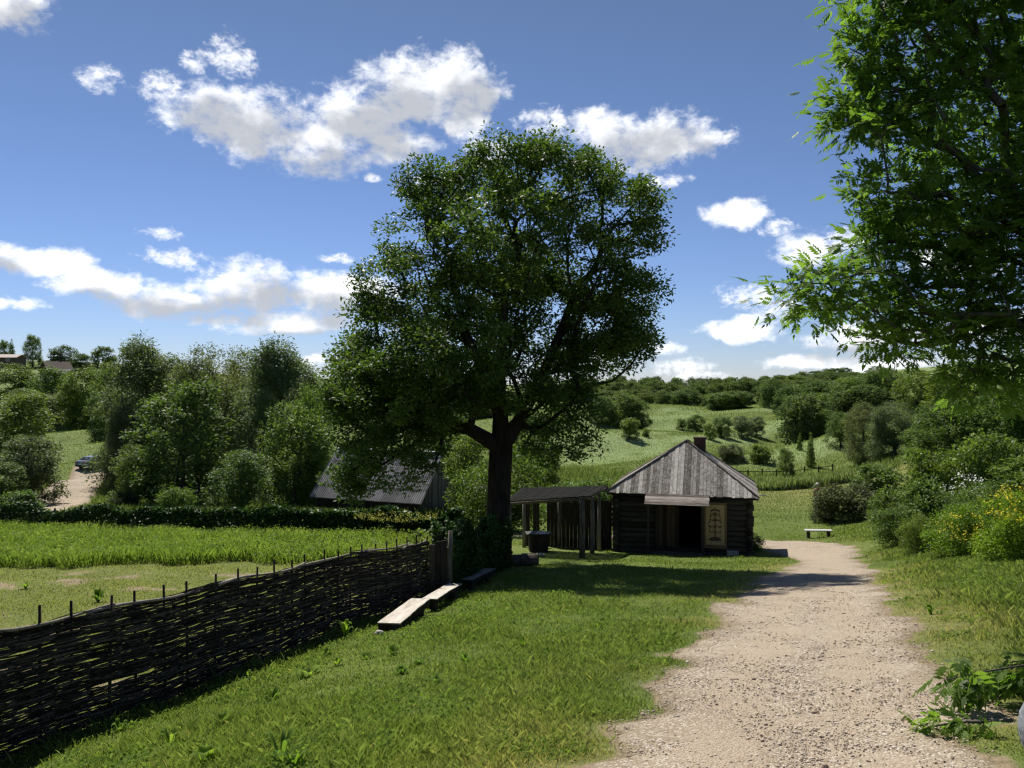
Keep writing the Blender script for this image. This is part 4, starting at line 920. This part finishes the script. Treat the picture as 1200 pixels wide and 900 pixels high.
# ================================================================== benches and logs
def bench(P0, P1, w, th, mat, label, hgt, seed, name='plank_bench', group='low plank benches along the fence'):
    rnd = random.Random(seed); P0, P1 = Vector(P0), Vector(P1); c = (P0+P1)/2; L = (P1-P0).length; d = (P1-P0).normalized(); ang = math.atan2(d.y, d.x)-math.pi/2
    gz = h1(c.x, c.y); root = empty(name, (c.x, c.y, gz), label, 'bench', group, ang); pitch = math.asin(d.z); m = 10; poly_l, poly_r = [], []
    mb = MB(); V = []; k = []
    for i in range(m+1):
        s = -L/2+L*i/m; wl_, wr = w/2*(1+rnd.uniform(-.03, .03)), w/2*(1+rnd.uniform(-.04, .04)+.07*math.sin(i*.5+seed)); zz = c.z-gz+s*math.tan(pitch)
        V += [(-wl_, s, zz), (wr, s, zz+.004), (wr*.93, s, zz-th), (-wl_*.93, s, zz-th)]
    Fs_ = [(0, 3, 2, 1), (4*m, 4*m+1, 4*m+2, 4*m+3)]
    for i in range(m):
        for j in range(4): Fs_.append((4*i+j, 4*i+(j+1) % 4, 4*i+4+(j+1) % 4, 4*i+4+j))
    V2 = [(a_, b_, c_-(.022 if k_ % 4 > 1 else 0)*0) for k_, (a_, b_, c_) in enumerate(V)]
    top = [(v[0], v[1], v[2]) if q_ % 4 < 2 else (V[q_-(3 if q_ % 4 == 3 else 1)][0]*.99, v[1], V[q_-(3 if q_ % 4 == 3 else 1)][2]-.018) for q_, v in enumerate(V)]
    mb.add(top, Fs_, .6); mb.build('seat', mat, root)
    low = [(v[0]*.97, v[1]*.995, V[q_+(3 if q_ % 4 == 0 else 1)][2]+th-.020 if q_ % 4 < 2 else v[2]) for q_, v in enumerate(V)]
    MB().add(low, Fs_, .4).build('log_body', M['bark'], root)
    for s in (-L*.38, L*.36):
        zz = c.z-gz+s*math.tan(pitch)-th; rr = w*.36; wx = root.matrix_world
        px_, py_ = c.x-math.sin(ang)*s, c.y+math.cos(ang)*s; zb = h1(px_, py_)-gz-.05
        MB().tube([(0, s, zb), (.01, s, (zb+zz)/2), (0, s, zz)], [rr*1.08, rr, rr*.96], 10).build('leg', M['wood_dark'], root, smooth=False)
    return root
bench(at(455,730,13.0), at(493,701.5,15.1), .37, .14, M['plank_pale'], 'pale sunlit plank bench nearest the camera by the wattle fence', .3, 1)
bench(at(503,701.5,15.6), at(533,683.8,17.5), .30, .09, M['plank_pale'], 'pale sunlit narrower bench behind the nearest one', .3, 2)
bench(at(547,679,18.9), at(574,666,20.9), .28, .12, M['plank_grey'], 'grey plank bench in the tree shade beside the ivy fence', .3, 3)
mb = MB(); a, b = gp(590, 664), gp(631, 663); c = (a+b)/2
mb.tube([(a-c)+Vector((0, 0, .17)), Vector((0, 0, .19)), (b-c)+Vector((0, 0, .18))], [.19, .18, .2], 12); lg = tag(mb.build('fallen_log', M['wood_mid'], None, c, smooth=False), 'thick barked log lying in the shade before the shed', 'log')
p = gp(444, 744); stone((p.x, p.y, p.z+.03), .07, .06, .05, .3, 'small pale stone at the near end of the nearest bench', 2)
p = gp(587, 656); stone((p.x, p.y, p.z+.03), .14, .12, .1, .3, 'grey stone beside the left end of the fallen log', 5)
# small white bench in the valley
def white_bench():
    p = gp(959, 630); root = empty('white_bench', p, 'small white-topped bench on the lawn beside the olive bush', 'bench', None, -.05)
    M['white_wood'] = m_plain('white_painted_wood', (.44,.43,.41), .6, .3, 0, .1)
    MB().box((0, 0, .33), (1.2, .36, .05)).build('seat', M['white_wood'], root, bevel=.008)
    for s in (-.45, .45): MB().box((s, 0, .12), (.08, .28, .4)).build('leg', M['wood_dark'], root)
white_bench()
# garden poles: pale stick lying on the valley lawn
p = gp(884, 581.5); s = MB().tube([(-.9, 0, .05), (0, .02, .06), (.9, 0, .05)], .04, 7); tag(s.build('pale_pole', M['white_wood'], None, p, smooth=True), 'thin pale pole lying on the lawn right of the hut', 'pole')

# ================================================================== valley fence
def valley_fence():
    P0, P1 = Vector((20.4, 75.0)), Vector((30.5, 76.5)); P0 = Vector((18, 75)); b = Vector((P0.x, P0.y, h1(P0.x, P0.y))); root = empty('rail_fence', b, 'dark wooden rail fence across the valley floor', 'fence'); L = (P1-P0).length; n = 9
    pts = [P0+(P1-P0)*i/n for i in range(n+1)]
    for i, q_ in enumerate(pts):
        z = h1(q_.x, q_.y)-b.z; MB().box((q_.x-b.x, q_.y-b.y, z+.55), (.10, .10, 1.35+.25*(i % 3 == 1))).build('post', M['wood_dark'], root)
    for zz in (.5, 1.05):
        mb = MB(); mb.tube([(q_.x-b.x, q_.y-b.y-.08, h1(q_.x, q_.y)-b.z+zz) for q_ in pts], .032, 5); mb.build('rail', M['wood_dark'], root)
valley_fence()

# ================================================================== car
def build_car():
    x, y = -48.3, 93.5; z = h1(x, y)+.12; root = empty('parked_car', (x, y, z), 'blue-grey car seen from behind on the dirt track', 'car', None, R(-22))
    t = NT('blue_grey_car_paint'); M['car'] = t.done(t.pbr((.10,.125,.17), .3, .6, None, .4)); M['glass'] = m_plain('car_glass', (.03,.035,.04), .1, .8)
    M['chrome'] = m_plain('tail_lamp_red', (.35,.02,.02), .3, .5); M['plate'] = m_plain('number_plate_white', (.6,.6,.6), .5)
    # side profile lofted across the width; car points along +y, rear at -y
    prof = [(-2.2,.35),(-2.25,.55),(-2.22,.85),(-2.05,.98),(-1.75,1.02),(-1.25,1.38),(-.4,1.46),(.35,1.42),(1.05,1.02),(1.9,.88),(2.2,.7),(2.25,.4),(2.1,.28),(-2.1,.28)]
    mb = MB(); sec = [(-.86, .93), (-.80, 1.0), (.80, 1.0), (.86, .93)]; V = []; n = len(prof)
    for sx_, k_ in sec:
        for (yy, zz) in prof:
            tum = .80 if zz > 1.1 else 1.0; V.append((sx_*tum, yy*(k_ if zz < 1 else 1), .28+(zz-.28)*k_))
    Fs_ = [tuple(range(n)), tuple(3*n+i for i in range(n-1, -1, -1))]
    for s in range(3):
        for i in range(n): Fs_.append((s*n+i, s*n+n+i, s*n+n+(i+1) % n, s*n+(i+1) % n))
    mb.add(V, Fs_, .5); body = mb.build('body', M['car'], root, bevel=.05)
    MB().prism([(-.58,-1.70,1.08),(.58,-1.70,1.08),(.52,-1.32,1.345),(-.52,-1.32,1.345)], (0, -.02, .012)).build('rear_window', M['glass'], root)
    MB().prism([(-.6,.98,1.08),(.6,.98,1.08),(.54,.45,1.38),(-.54,.45,1.38)], (0, .02, .015)).build('windscreen', M['glass'], root)
    for s in (-1, 1):
        MB().prism([(s*.775,-1.15,1.08),(s*.775,.75,1.08),(s*.70,.3,1.36),(s*.70,-.95,1.36)], (s*.02, 0, 0)).build('side_window', M['glass'], root)
        MB().box((s*.68, -2.19, .78), (.26, .1, .16)).build('tail_light', M['chrome'], root, bevel=.02)
        MB().box((s*.62, 2.17, .62), (.3, .12, .14)).build('headlight', M['plate'], root, bevel=.02)
        MB().box((s*.93, .62, 1.05), (.16, .1, .12)).build('mirror', M['car'], root, bevel=.02)
        for yy in (-1.4, 1.4):
            w = MB().tube([(s*.70, yy, .33), (s*.88, yy, .33)], .33, 16).build('wheel', M['black'], root, bevel=.02); MB().tube([(s*.875, yy, .33), (s*.895, yy, .33)], .19, 12).build('rim', M['iron'], w)
    MB().box((0, -2.245, .62), (.5, .03, .11)).build('number_plate', M['plate'], root); MB().box((0, -2.2, .42), (1.5, .14, .14)).build('bumper', M['black'], root, bevel=.03)
build_car()

# ================================================================== village houses
def house(name, px, d, py_base, w, dep, hw_, rise, rz, wall, roofm, label, chim=False, cat='house'):
    x = (px-600)/F*d; z = (450-py_base)/F*d; root = empty(name, (x, d, z), label, cat, None, rz)
    wl_ = MB(); wl_.box((0, 0, hw_/2-1), (w, dep, hw_+2)); wl_.prism([(-w/2+.01, -dep/2, hw_), (-w/2+.01, dep/2, hw_), (-w/2+.01, 0, hw_+rise)], (w-.02, 0, 0)); wl_.build('wall', wall, root)
    o_ = .4; rf = None
    for s in (-1, 1):
        q_ = [(-w/2-o_, s*(dep/2+o_), hw_-o_*rise/(dep/2)+.03), (w/2+o_, s*(dep/2+o_), hw_-o_*rise/(dep/2)+.03), (w/2+o_, 0, hw_+rise+.03), (-w/2-o_, 0, hw_+rise+.03)]
        rf = MB().prism(q_, (0, 0, .12)).build('roof_slope', roofm, root)
    if chim: MB().box((w*.2, .5, hw_+rise+.1), (.5, .5, 1.2)).build('chimney', M['brick'], rf)
    for i in range(2):
        f = MB().box((-w/4+w/2*i, -dep/2-.03, hw_*.5), (1.1, .08, 1.2)).build('window', M['white_wood'], root); MB().box((-w/4+w/2*i, -dep/2-.08, hw_*.5), (.85, .03, .95)).build('pane', M['glass'], f)
M['roof_grey'] = m_plain('grey_slate_roof', (.17,.17,.165), .9, .2); M['roof_light'] = m_plain('pale_roof', (.42,.36,.32), .9, .2); M['roof_brown'] = m_plain('brown_roof', (.11,.085,.07), .9, .2)
M['wall_brown'] = m_plain('brown_wall', (.10,.075,.06), .9, .2); M['wall_dark'] = m_plain('dark_plank_wall', (.06,.05,.045), .9, .2); M['roof_blue'] = m_plain('pale_blue_roof', (.36,.42,.50), .7, .3); M['wall_blue'] = m_plain('blue_house_wall', (.06,.11,.16), .8, .2)
house('village_house', 6, 240, 424, 9, 6, 1.2, .9, .1, M['wall_brown'], M['roof_light'], 'long brown village house with a pale roof at the left edge skyline')
house('village_house', 66, 232, 438, 6.5, 6, 1.0, 2.4, .9, M['wall_dark'], M['roof_brown'], 'dark gabled village house just above the lower grey roof', True)
house('village_shed', 71, 205, 447, 5.6, 5, 1.3, 1.7, -.12, M['wall_dark'], M['roof_grey'], 'low village shed with a grey slate roof among the left trees', False, 'shed')
house('blue_house', 689, 216, 470, 2.6, 2.6, 1.0, 1.2, 1.45, M['wall_blue'], M['roof_blue'], 'tiny blue house with a pale roof in the wood across the valley')

# ================================================================== people
M['skin'] = m_plain('skin', (.48,.28,.20), .6, .3, 0, .08); M['hair'] = m_plain('brown_hair', (.06,.035,.02), .8, .3)
def skin_obj(name, J, E, Rd, mat, root, sub=2):
    me = bpy.data.meshes.new(name); me.from_pydata([Vector(p) for p in J], E, []); o = link(name, me, mat, root)
    m = o.modifiers.new('skin', 'SKIN'); m.use_smooth_shade = True
    for i, sv in enumerate(me.skin_vertices[0].data): sv.radius = Rd[i] if isinstance(Rd[i], tuple) else (Rd[i], Rd[i]); sv.use_root = (i == 0)
    s = o.modifiers.new('sub', 'SUBSURF'); s.levels = sub; s.render_levels = sub
    return o
def person(loc, rz, label, top_mat, leg_mat, cap_mat, arms='down'):
    root = empty('person', loc, label, 'person', None, rz)
    # faces -y ; joints in metres
    J = [(0,0,.95),(0,0,1.15),(0,-.01,1.38),(0,0,1.50),(0,-.01,1.62),(0,-.02,1.70)]; E = [(0,1),(1,2),(2,3),(3,4),(4,5)]; Rd = [(.15,.11),(.14,.10),(.15,.10),.055,.085,.09]
    arm = {'down': [(.18,0,1.40),(.23,.02,1.15),(.24,-.04,.92),(.24,-.06,.84)], 'hip': [(.19,0,1.40),(.40,.08,1.17),(.22,-.08,1.02),(.15,-.11,.99)]}[arms]; hands = []
    for s in (-1, 1):
        b = len(J); J += [(s*p[0], p[1], p[2]) for p in arm]; E += [(2, b), (b, b+1), (b+1, b+2), (b+2, b+3)]; Rd += [.062, .045, .032, (.038,.02)]
        h = Vector(J[-1]); d = (Vector(J[-1])-Vector(J[-2])).normalized(); side = d.cross(Vector((0, 0, 1))) if abs(d.z) < .9 else Vector((0, 1, 0)); side.normalize()
        for k_ in range(5):
            f0 = h+side*(k_-2)*.018*(-1 if s > 0 else 1); q0 = len(J); ln = (.035, .05, .055, .05, .04)[k_]; dd = (d+side*((k_-2)*.12)).normalized() if k_ else (d*.6-side*.8).normalized()
            hands.append((f0, f0+dd*ln, f0+dd*ln*1.7+Vector((0, -.012, -.01))))
        b = len(J); J += [(s*.10,0,.88),(s*.11,-.01,.50),(s*.11,.02,.09),(s*.12,-.12,.04)]; E += [(0, b), (b, b+1), (b+1, b+2), (b+2, b+3)]; Rd += [.09, .06, .042, (.045,.03)]
    body = skin_obj('body', J, E, Rd, M['skin'], root)
    for p0, p1, p2 in hands: pass
    fm = MB()
    for p0, p1, p2 in hands: fm.tube([p0, p1, p2], [.009, .009, .006], 6)
    fm.build('fingers', M['skin'], body, smooth=True)
    # jacket: torso and sleeves
    T = [(0,0,.88),(0,0,1.15),(0,-.01,1.38),(0,0,1.47)]; TE = [(0,1),(1,2),(2,3)]; TR = [(.185,.14),(.17,.125),(.18,.125),(.075,.07)]
    for s in (-1, 1):
        b = len(T); T += [(s*p[0], p[1], p[2]) for p in arm[:3]]; TE += [(2, b), (b, b+1), (b+1, b+2)]; TR += [.08, .066, .05]
    skin_obj('jacket', T, TE, TR, top_mat, root)
    Lg = [(0,0,.92)]; LE = []; LR = [(.16,.12)]
    for s in (-1, 1):
        b = len(Lg); Lg += [(s*.10,0,.84),(s*.11,-.01,.50),(s*.11,.02,.12)]; LE += [(0, b), (b, b+1), (b+1, b+2)]; LR += [.11, .085, .07]
        MB().box((s*.12, -.05, .04), (.1, .28, .09)).build('shoe', M['black'], root, bevel=.03)
    skin_obj('trousers', Lg, LE, LR, leg_mat, root)
    bm = bmesh.new(); bmesh.ops.create_uvsphere(bm, u_segments=20, v_segments=14, radius=.105)
    for v in bm.verts: v.co.z *= 1.12; v.co.y *= 1.08; v.co += Vector((0, .012, 1.70))
    bmesh.ops.delete(bm, geom=[v for v in bm.verts if v.co.z < 1.70 and v.co.y < .03 or v.co.z < 1.62], context='VERTS')
    me = bpy.data.meshes.new('hat'); bm.to_mesh(me); bm.free(); link('cap' if cap_mat is not M['hair'] else 'hair', me, cap_mat, root)
    fc = MB(); fc.tube([(0, -.10, 1.69), (0, -.128, 1.655), (0, -.105, 1.645)], [.008, .014, .012], 6)
    for s in (-1, 1):
        fc.tube([(s*.035, -.098, 1.69), (s*.035, -.106, 1.69)], .010, 8); fc.tube([(s*.097, .0, 1.70), (s*.105, .012, 1.66)], [.014, .02], 6)
    fc.tube([(-.025, -.10, 1.612), (.025, -.10, 1.612)], .006, 6); fc.build('face', M['skin'], body, smooth=True)
    return root
t = NT('grey_dotted_fabric'); vo = t.n('ShaderNodeTexVoronoi'); t.l(t.pos(obj=True), vo.inputs['Vector']); vo.inputs['Scale'].default_value = 110; vo.inputs['Randomness'].default_value = .25
nz = t.noise(t.pos(obj=True), 9, 3); M['dotted'] = t.done(t.pbr(t.mix(t.mapr(vo.outputs['Distance'], .16, .28), (.34,.35,.37), t.ramp(nz, [(.3, (.13,.14,.155)), (.7, (.21,.22,.24))])), .9, .2, t.bump(nz, 1.0, .03)))
x, y = 1.25, 1.18; person((x, y, h1(x, y)), R(150), 'person in a grey dotted jacket, elbow just inside the lower right corner', M['dotted'], m_plain('dark_trousers', (.04,.045,.06), .9), M['hair'], 'hip')
p = Vector(((958-600)/F*49, 49, 0)); p.z = h1(p.x, p.y); person(p, R(20), 'person in a reddish top and pale cap behind the olive bush', m_plain('red_shirt', (.30,.10,.07), .9), m_plain('grey_trousers', (.12,.12,.13), .9), m_plain('pale_cap', (.6,.55,.5), .9))

# ================================================================== ground cover
def m_grass(name, c0, c1, c2, trans=.3, dryc=(.30,.26,.10)):
    t = NT(name); v = t.attr('var').outputs['Fac']; n = t.noise(t.pos(), .6, 4); n2 = t.noise(t.pos(), 3.0, 3)
    f = t.math('ADD', t.math('MULTIPLY', v, .55), t.math('MULTIPLY', t.math('SUBTRACT', t.math('ADD', n, n2), .75), 1.0), True)
    c = t.ramp(f, [(0, c0), (.5, c1), (1, c2)]); c = t.mix(t.attr('dry').outputs['Fac'], c, dryc)
    tr = t.n('ShaderNodeBsdfTranslucent'); t.l(t.mix(1.0, c, (1.3, 1.4, .7), 'MULTIPLY'), tr.inputs[0]); mx = t.n('ShaderNodeMixShader'); mx.inputs[0].default_value = trans
    t.l(t.pbr(c, .6, .2), mx.inputs[1]); t.l(tr.outputs[0], mx.inputs[2]); return t.done(mx.outputs[0])
M['grass'] = m_grass('lawn_grass', (.082,.122,.030), (.146,.196,.052), (.23,.275,.090), .5, (.36,.31,.15))
M['weed'] = m_grass('garden_weeds', (.08,.13,.026), (.165,.235,.048), (.27,.34,.08), .5)
M['meadow'] = m_grass('meadow_grass', (.08,.115,.035), (.14,.185,.06), (.24,.28,.12), .4, (.40,.46,.27))
def blades(name, x, y, hgt, wid, mat, label, var=None, dry=None, cat='grass', lean=.95, zoff=-.01):
    n = len(x); g = np.random.default_rng(len(x)); z = H(x, y)+zoff; a = g.uniform(0, 6.283, n); d = np.stack([np.cos(a), np.sin(a), 0*a], 1); b = np.stack([-np.sin(a), np.cos(a), 0*a], 1)
    a2 = g.uniform(0, 6.283, n); l = np.stack([np.cos(a2), np.sin(a2), 0*a2], 1)*(g.random(n)*lean*hgt)[:, None]
    B = np.stack([x, y, z], 1); w = wid[:, None]; up = np.array([[0, 0, 1.0]])*hgt[:, None]
    P = np.stack([B-d*w, B+d*w, B+l*.45+up*.6+d*w*.7, B+l+up*g.uniform(.75, 1, (n, 1))], 1).reshape(-1, 3)
    f = np.arange(n)*4; Fc = np.stack([f, f+1, f+2, f+3], 1)
    v = g.random(n) if var is None else var; dr = np.zeros(n) if dry is None else dry
    return tag(link(name, np_mesh(name, P, Fc, 4, {'var': np.repeat(v, 4), 'dry': np.repeat(dr, 4)}), mat), label, cat, None, 'stuff')
def build_grass():
    g = np.random.default_rng(77); N = 1000000; th = g.uniform(-.68, .70, N); r = 3.6*(48/3.6)**g.random(N); x, y = r*np.sin(th), r*np.cos(th)
    sf = side_fence(x, y); p = pd(x, y); gard = (sf < 0) & (y < 42) & (x < 0)
    hx, hy = x-HUT.location.x, y-HUT.location.y; ca, sa = math.cos(-HUT.rotation_euler.z), math.sin(-HUT.rotation_euler.z); lx, ly = hx*ca-hy*sa, hx*sa+hy*ca
    inhut = (lx > -.1) & (lx < 5.1) & (ly > -.9) & (ly < 3.8)
    shade = (x > -.8) & (x < 3.6) & (y > 28.4) & (y < 33); dirt, dry, _ = zones(x, y)
    keep = (p > -.02) & ~inhut & ~(shade & (g.random(N) < .8))
    keep &= ~((p < .5) & (g.random(N) > np.clip(p/.5+.12, 0, 1)))
    keep &= ~(gard & (g.random(N) < dirt*.93)); keep &= ~((p > .0) & (p < 1.4) & (g.random(N) < dry*.65))
    patch = vnoise(x, y, .9, 31)*.6+vnoise(x, y, 3.2, 32)*.4
    hg = np.where(gard, .05+.05*patch, .045+.10*np.clip(patch-.25, 0, 1)); hg = hg*(1+1.5*np.clip(1-np.abs(sf)/.8, 0, 1)*(y < 18)*(sf > 0))
    right = (x > 0) & (p > .8) & (sf > 0) & (x/np.maximum(y, 1) > .38); hg = np.where(right, hg*1.7, hg)
    hg *= .60*g.lognormal(0, .35, N); hg *= np.clip(.5+p*1.2, .5, 1); wid = .0008+.00042*r; wid = wid*np.where(right, 1.2, 1)
    k = keep; dr = np.clip(dry*1.3*(g.random(N) < .75), 0, 1); dr = np.where(g.random(N) < .03, .7, dr)
    blades('grass', x[k], y[k], hg[k], wid[k], M['grass'], 'mown green grass of the sloping lawn', None, dr[k])
    # clover and plantain: small flat leaves in patches
    M2 = 90000; th = g.uniform(-.62, .66, M2); r = 3.6*(24/3.6)**g.random(M2); x2, y2 = r*np.sin(th), r*np.cos(th); q = vnoise(x2, y2, 1.3, 71)*.55+vnoise(x2, y2, 4.5, 72)*.45
    k = (pd(x2, y2) > .35) & (q > .55) & (side_fence(x2, y2) > .1); x2, y2, r = x2[k], y2[k], r[k]
    C = np.stack([x2, y2, H(x2, y2)+g.uniform(.02, .055, len(x2))], 1); P, Fl, v = leaves_np(C, 1.0, 12, 1.25, 2.5); s_ = np.repeat(.016+.0022*r, 4)[:, None]; P = np.repeat(C, 4, 0)+(P-np.repeat(C, 4, 0))*s_
    tag(link('clover', np_mesh('clover', P, Fl, 4, {'var': v}), M['leaf_weed']), 'patches of clover and small weeds in the lawn', 'clover', None, 'stuff')
    # weeds: tall green herbs at the back of the garden
    N = 90000; x = g.uniform(-27, -1.0, N); y = g.uniform(25.5, 41, N); yb = 41-(x+30)*.21; fr = 27.5+1.3*(vnoise(x, x*0, .35, 41)-.5)+1.5*vnoise(x, y*0, 1.2, 42)
    k = (y > fr) & (y < yb-.5) & (side_fence(x, y) < -1.2); x, y = x[k], y[k]; pt = vnoise(x, y, .5, 44)*.6+vnoise(x, y, 1.7, 45)*.4; hg = (.28+.55*pt)*g.uniform(.6, 1.1, len(x))
    blades('tall_weeds', x, y, hg, np.full(len(x), .011), M['weed'], 'band of tall green weeds at the back of the garden', None, np.clip((x+6)/5, 0, .55)*(g.random(len(x)) < .5), 'weeds', .5)
    kk = g.random(len(x)) < .9; n = kk.sum(); C = np.stack([x[kk], y[kk], H(x[kk], y[kk])+hg[kk]*g.uniform(.25, .95, n)], 1); P, Fl, v = leaves_np(C, .095, 9, 2.0, .5)
    ob = link('weed_leaves', np_mesh('weed_leaves', P, Fl, 4, {'var': v, 'dry': v*0}), M['weed']); tag(ob, 'leafy herbs filling the back of the garden', 'weeds', None, 'stuff')
    # meadow across the valley
    N = 340000; th = g.uniform(-.62, .62, N); r = 48*(250/48)**g.random(N); x, y = r*np.sin(th), r*np.cos(th); tr = path_d(x, y, TRACK[::4]); lawn = (y < 68) & (x > 6)
    s1 = vnoise(x, y, .1, 51); fl = meadow_fl(x, y)
    k = (tr > .3) & (pd(x, y) > .3); hg = np.where(lawn, .12, .35+.5*s1)*g.uniform(.6, 1.2, N); hg = np.where(r > 85, hg*.38, hg)
    wid = .00042*r*np.where(lawn, .8, 1)
    blades('meadow_grass', x[k], y[k], hg[k], wid[k], M['meadow'], 'tall flowering meadow grass on the slope across the valley', None, (fl*(g.random(N) < .75)*g.uniform(.3, .9, N))[k], 'meadow', .6)
    # white umbels along the valley fence
    N = 26000; x = g.uniform(19, 31.5, N); y = g.uniform(66.5, 73, N); hg = g.uniform(.35, 1.15, N)*(.7+.5*vnoise(x, y, .8, 61)); 
    blades('fence_herbs', x, y, hg, np.full(N, .035), M['meadow'], 'strip of tall white-flowering herbs before the valley fence', None, (g.random(N) < .35)*g.uniform(.4, 1, N), 'wildflowers', .4)
build_grass()
def blossoms(name, cx, cy, d, rx, rz, ry, n, size, mat, label, base_on_ground=False):
    g = np.random.default_rng(n+int(cx)); s = d/F; C0 = at(cx, cy, d); C = g.normal(size=(n, 3)); C /= np.linalg.norm(C, axis=1)[:, None]; C = C*np.array([rx*s, ry, rz*s])*g.uniform(.75, 1, (n, 1)); C[:, 1] = -np.abs(C[:, 1])
    k = 5; Cc = np.repeat(C, k, 0)+g.normal(size=(n*k, 3))*size*.9; P, Fl, v = leaves_np(Cc, size, 3, 1.1, 1.2); return tag(link(name, np_mesh(name, P, Fl, 4, {'var': v}), mat, None, C0), label, 'flowers', None, 'stuff')
blossoms('yellow_flowers', 1190, 590, 17.6, 42, 22, .9, 170, .04, M['flower_yellow'], 'yellow blossoms on the bush at the right edge')
blossoms('yellow_flowers', 1120, 612, 20.4, 30, 18, .9, 70, .035, M['flower_yellow'], 'yellow blossoms on the left one of the yellow-green bushes')
blossoms('white_flowers', 1130, 570, 31, 26, 16, 1.0, 90, .07, M['flower_white'], 'white elder blossoms on the shrub above the yellow-green bushes')
blossoms('yellow_flowers', 465, 604, 32.5, 52, 5, .8, 200, .05, M['flower_dull'], 'yellow flower heads among the weeds near the ivy fence')
# broad-leaved weeds in the lawn
def rosette(name, p, n, L, wd, hgt, mat, label, seed, group):
    rnd = random.Random(seed); mb = MB()
    for i in range(n):
        a = 6.283*i/n+rnd.uniform(-.4, .4); l = L*rnd.uniform(.6, 1.1); h = hgt*rnd.uniform(.5, 1.2); w = wd*rnd.uniform(.7, 1.1); d = Vector((math.cos(a), math.sin(a), 0)); s = Vector((-d.y, d.x, 0)); P = []; m = 6
        for k_ in range(m+1):
            t_ = k_/m; c = d*l*t_+Vector((0, 0, h*math.sin(t_*2.2)-.02)); ww = w*math.sin(math.pi*min(.97, .08+t_*.92))**.7*(1+rnd.uniform(-.15, .15)); P += [c-s*ww+Vector((0, 0, ww*.35)), c, c+s*ww+Vector((0, 0, ww*.35))]
        F_ = []
        for k_ in range(m): F_ += [(3*k_, 3*k_+1, 3*k_+4, 3*k_+3), (3*k_+1, 3*k_+2, 3*k_+5, 3*k_+4)]
        mb.add(P, F_, rnd.random())
    return tag(mb.build(name, mat, None, p, smooth=True), label, 'weed', group)
RS = [(362,792,5,.26,.075,.12,'large burdock with a broad leaf near the fence foot'),(240,893,4,.20,.07,.16,'big bright leaf plant at the bottom edge left of centre'),(330,893,7,.2,.025,.26,'spiky upright plant at the bottom edge'),(405,748,8,.22,.05,.35,'tall leafy weed between the fence and the nearest bench'),
 (385,768,9,.16,.04,.12,'leafy weed just below the tall one by the fence'),(430,772,8,.16,.045,.10,'low broad-leaved weed left of the lawn middle'),(460,768,9,.18,.045,.13,'broad-leaved weed below the near bench'),(490,778,8,.14,.035,.1,'small broad-leaved weed right below the near bench'),
 (545,775,6,.12,.03,.14,'single small weed in the middle lawn'),(612,760,7,.10,.022,.2,'upright thin weed in the middle of the lawn'),(290,795,8,.12,.03,.14,'weed at the shadow edge of the fence'),(345,900,6,.14,.05,.14,'low leafy weed at the bottom edge'),(510,800,8,.12,.03,.12,'weed in the lower middle lawn'),(140,858,9,.14,.03,.15,'leafy tuft at the fence foot lower left'),(510,712,6,.1,.03,.12,'small weed between the two pale benches'),
 (395,780,8,.16,.04,.14,'small weed right below the leafy weed by the fence'),(320,820,9,.16,.04,.16,'tuft of leaves on the lawn above the fence shadow'),(260,850,8,.15,.04,.15,'leafy weed on the lawn near the fence foot, lower left'),(470,790,9,.12,.04,.1,'flat leaf rosette in the lawn between two broad-leaved weeds'),(200,875,8,.16,.035,.18,'leafy tuft near the bottom edge, nearest the fence'),(700,735,7,.1,.03,.1,'tiny leaf rosette in the lawn toward the path'),(1090,720,8,.14,.035,.16,'leafy weed on the right verge beside the path'),(115,706,7,.30,.10,.35,'pale-leaved plant behind the wattle fence posts'),(30,690,9,.25,.07,.22,'dark weed clump in the garden at the left edge'),(45,640,9,.35,.1,.35,'leafy clump before the tall weeds on the left'),(210,655,9,.3,.08,.3,'leafy clump before the tall weeds in the middle')]
for i, (px, py, n, L, wd, hg, lb) in enumerate(RS):
    p = gp(px, py); rosette('broadleaf_weed', p, n, L*.75, wd*.72, hg*.8, M['leaf_weed'], lb, i, 'broad-leaved weeds')
# low ash shoot and cut twig at the lower right
def shoot(name, P0, P1, n, L, label, seed, droop=.3, cat='branch'):
    g = np.random.default_rng(seed); P0, P1 = Vector(P0), Vector(P1); root = empty(name, P0, label, cat); D = P1-P0; pts = [D*t_+Vector((0, 0, -.12*t_*t_)) for t_ in np.linspace(0, 1, 8)]
    MB().tube(pts, [.012*(1-.1*i) for i in range(8)], 6).build('twig', M['bark_grey'], root, smooth=True)
    t_ = g.random(n)**.8; C = np.array([list(D*float(q_)+Vector((0, 0, -.12*q_*q_))) for q_ in t_])+g.normal(size=(n, 3))*.05; d = g.normal(size=(n, 3))*.7+np.array(list(D.normalized()))*.5; d[:, 2] -= droop
    P, Fl, v = compound_np(C, d, L*g.uniform(.7, 1.15, n), seed); link('leaves', np_mesh('leaves', P, Fl, 4, {'var': v}), M['leaf_near'], root)
a = at(1290, 772, 6.3); b = at(1108, 778, 6.0); shoot('low_ash_branch', a, b, 60, .24, 'low leafy ash branch reaching over the path edge from the right', 5, .9)
a = at(1290, 790, 6.6); b = at(1150, 778, 6.5); shoot('low_ash_branch', a, b, 60, .22, 'second leafy ash branch just behind the first, lower right', 6, .7)
p = gp(1160, 862); q = gp(1072, 858); shoot('fallen_twig', p+Vector((0, 0, .09)), q+Vector((0, 0, .12)), 55, .15, 'leafy green twig lying on the gravel at lower right', 7, .35)
# remove prototypes never placed (none) and finish
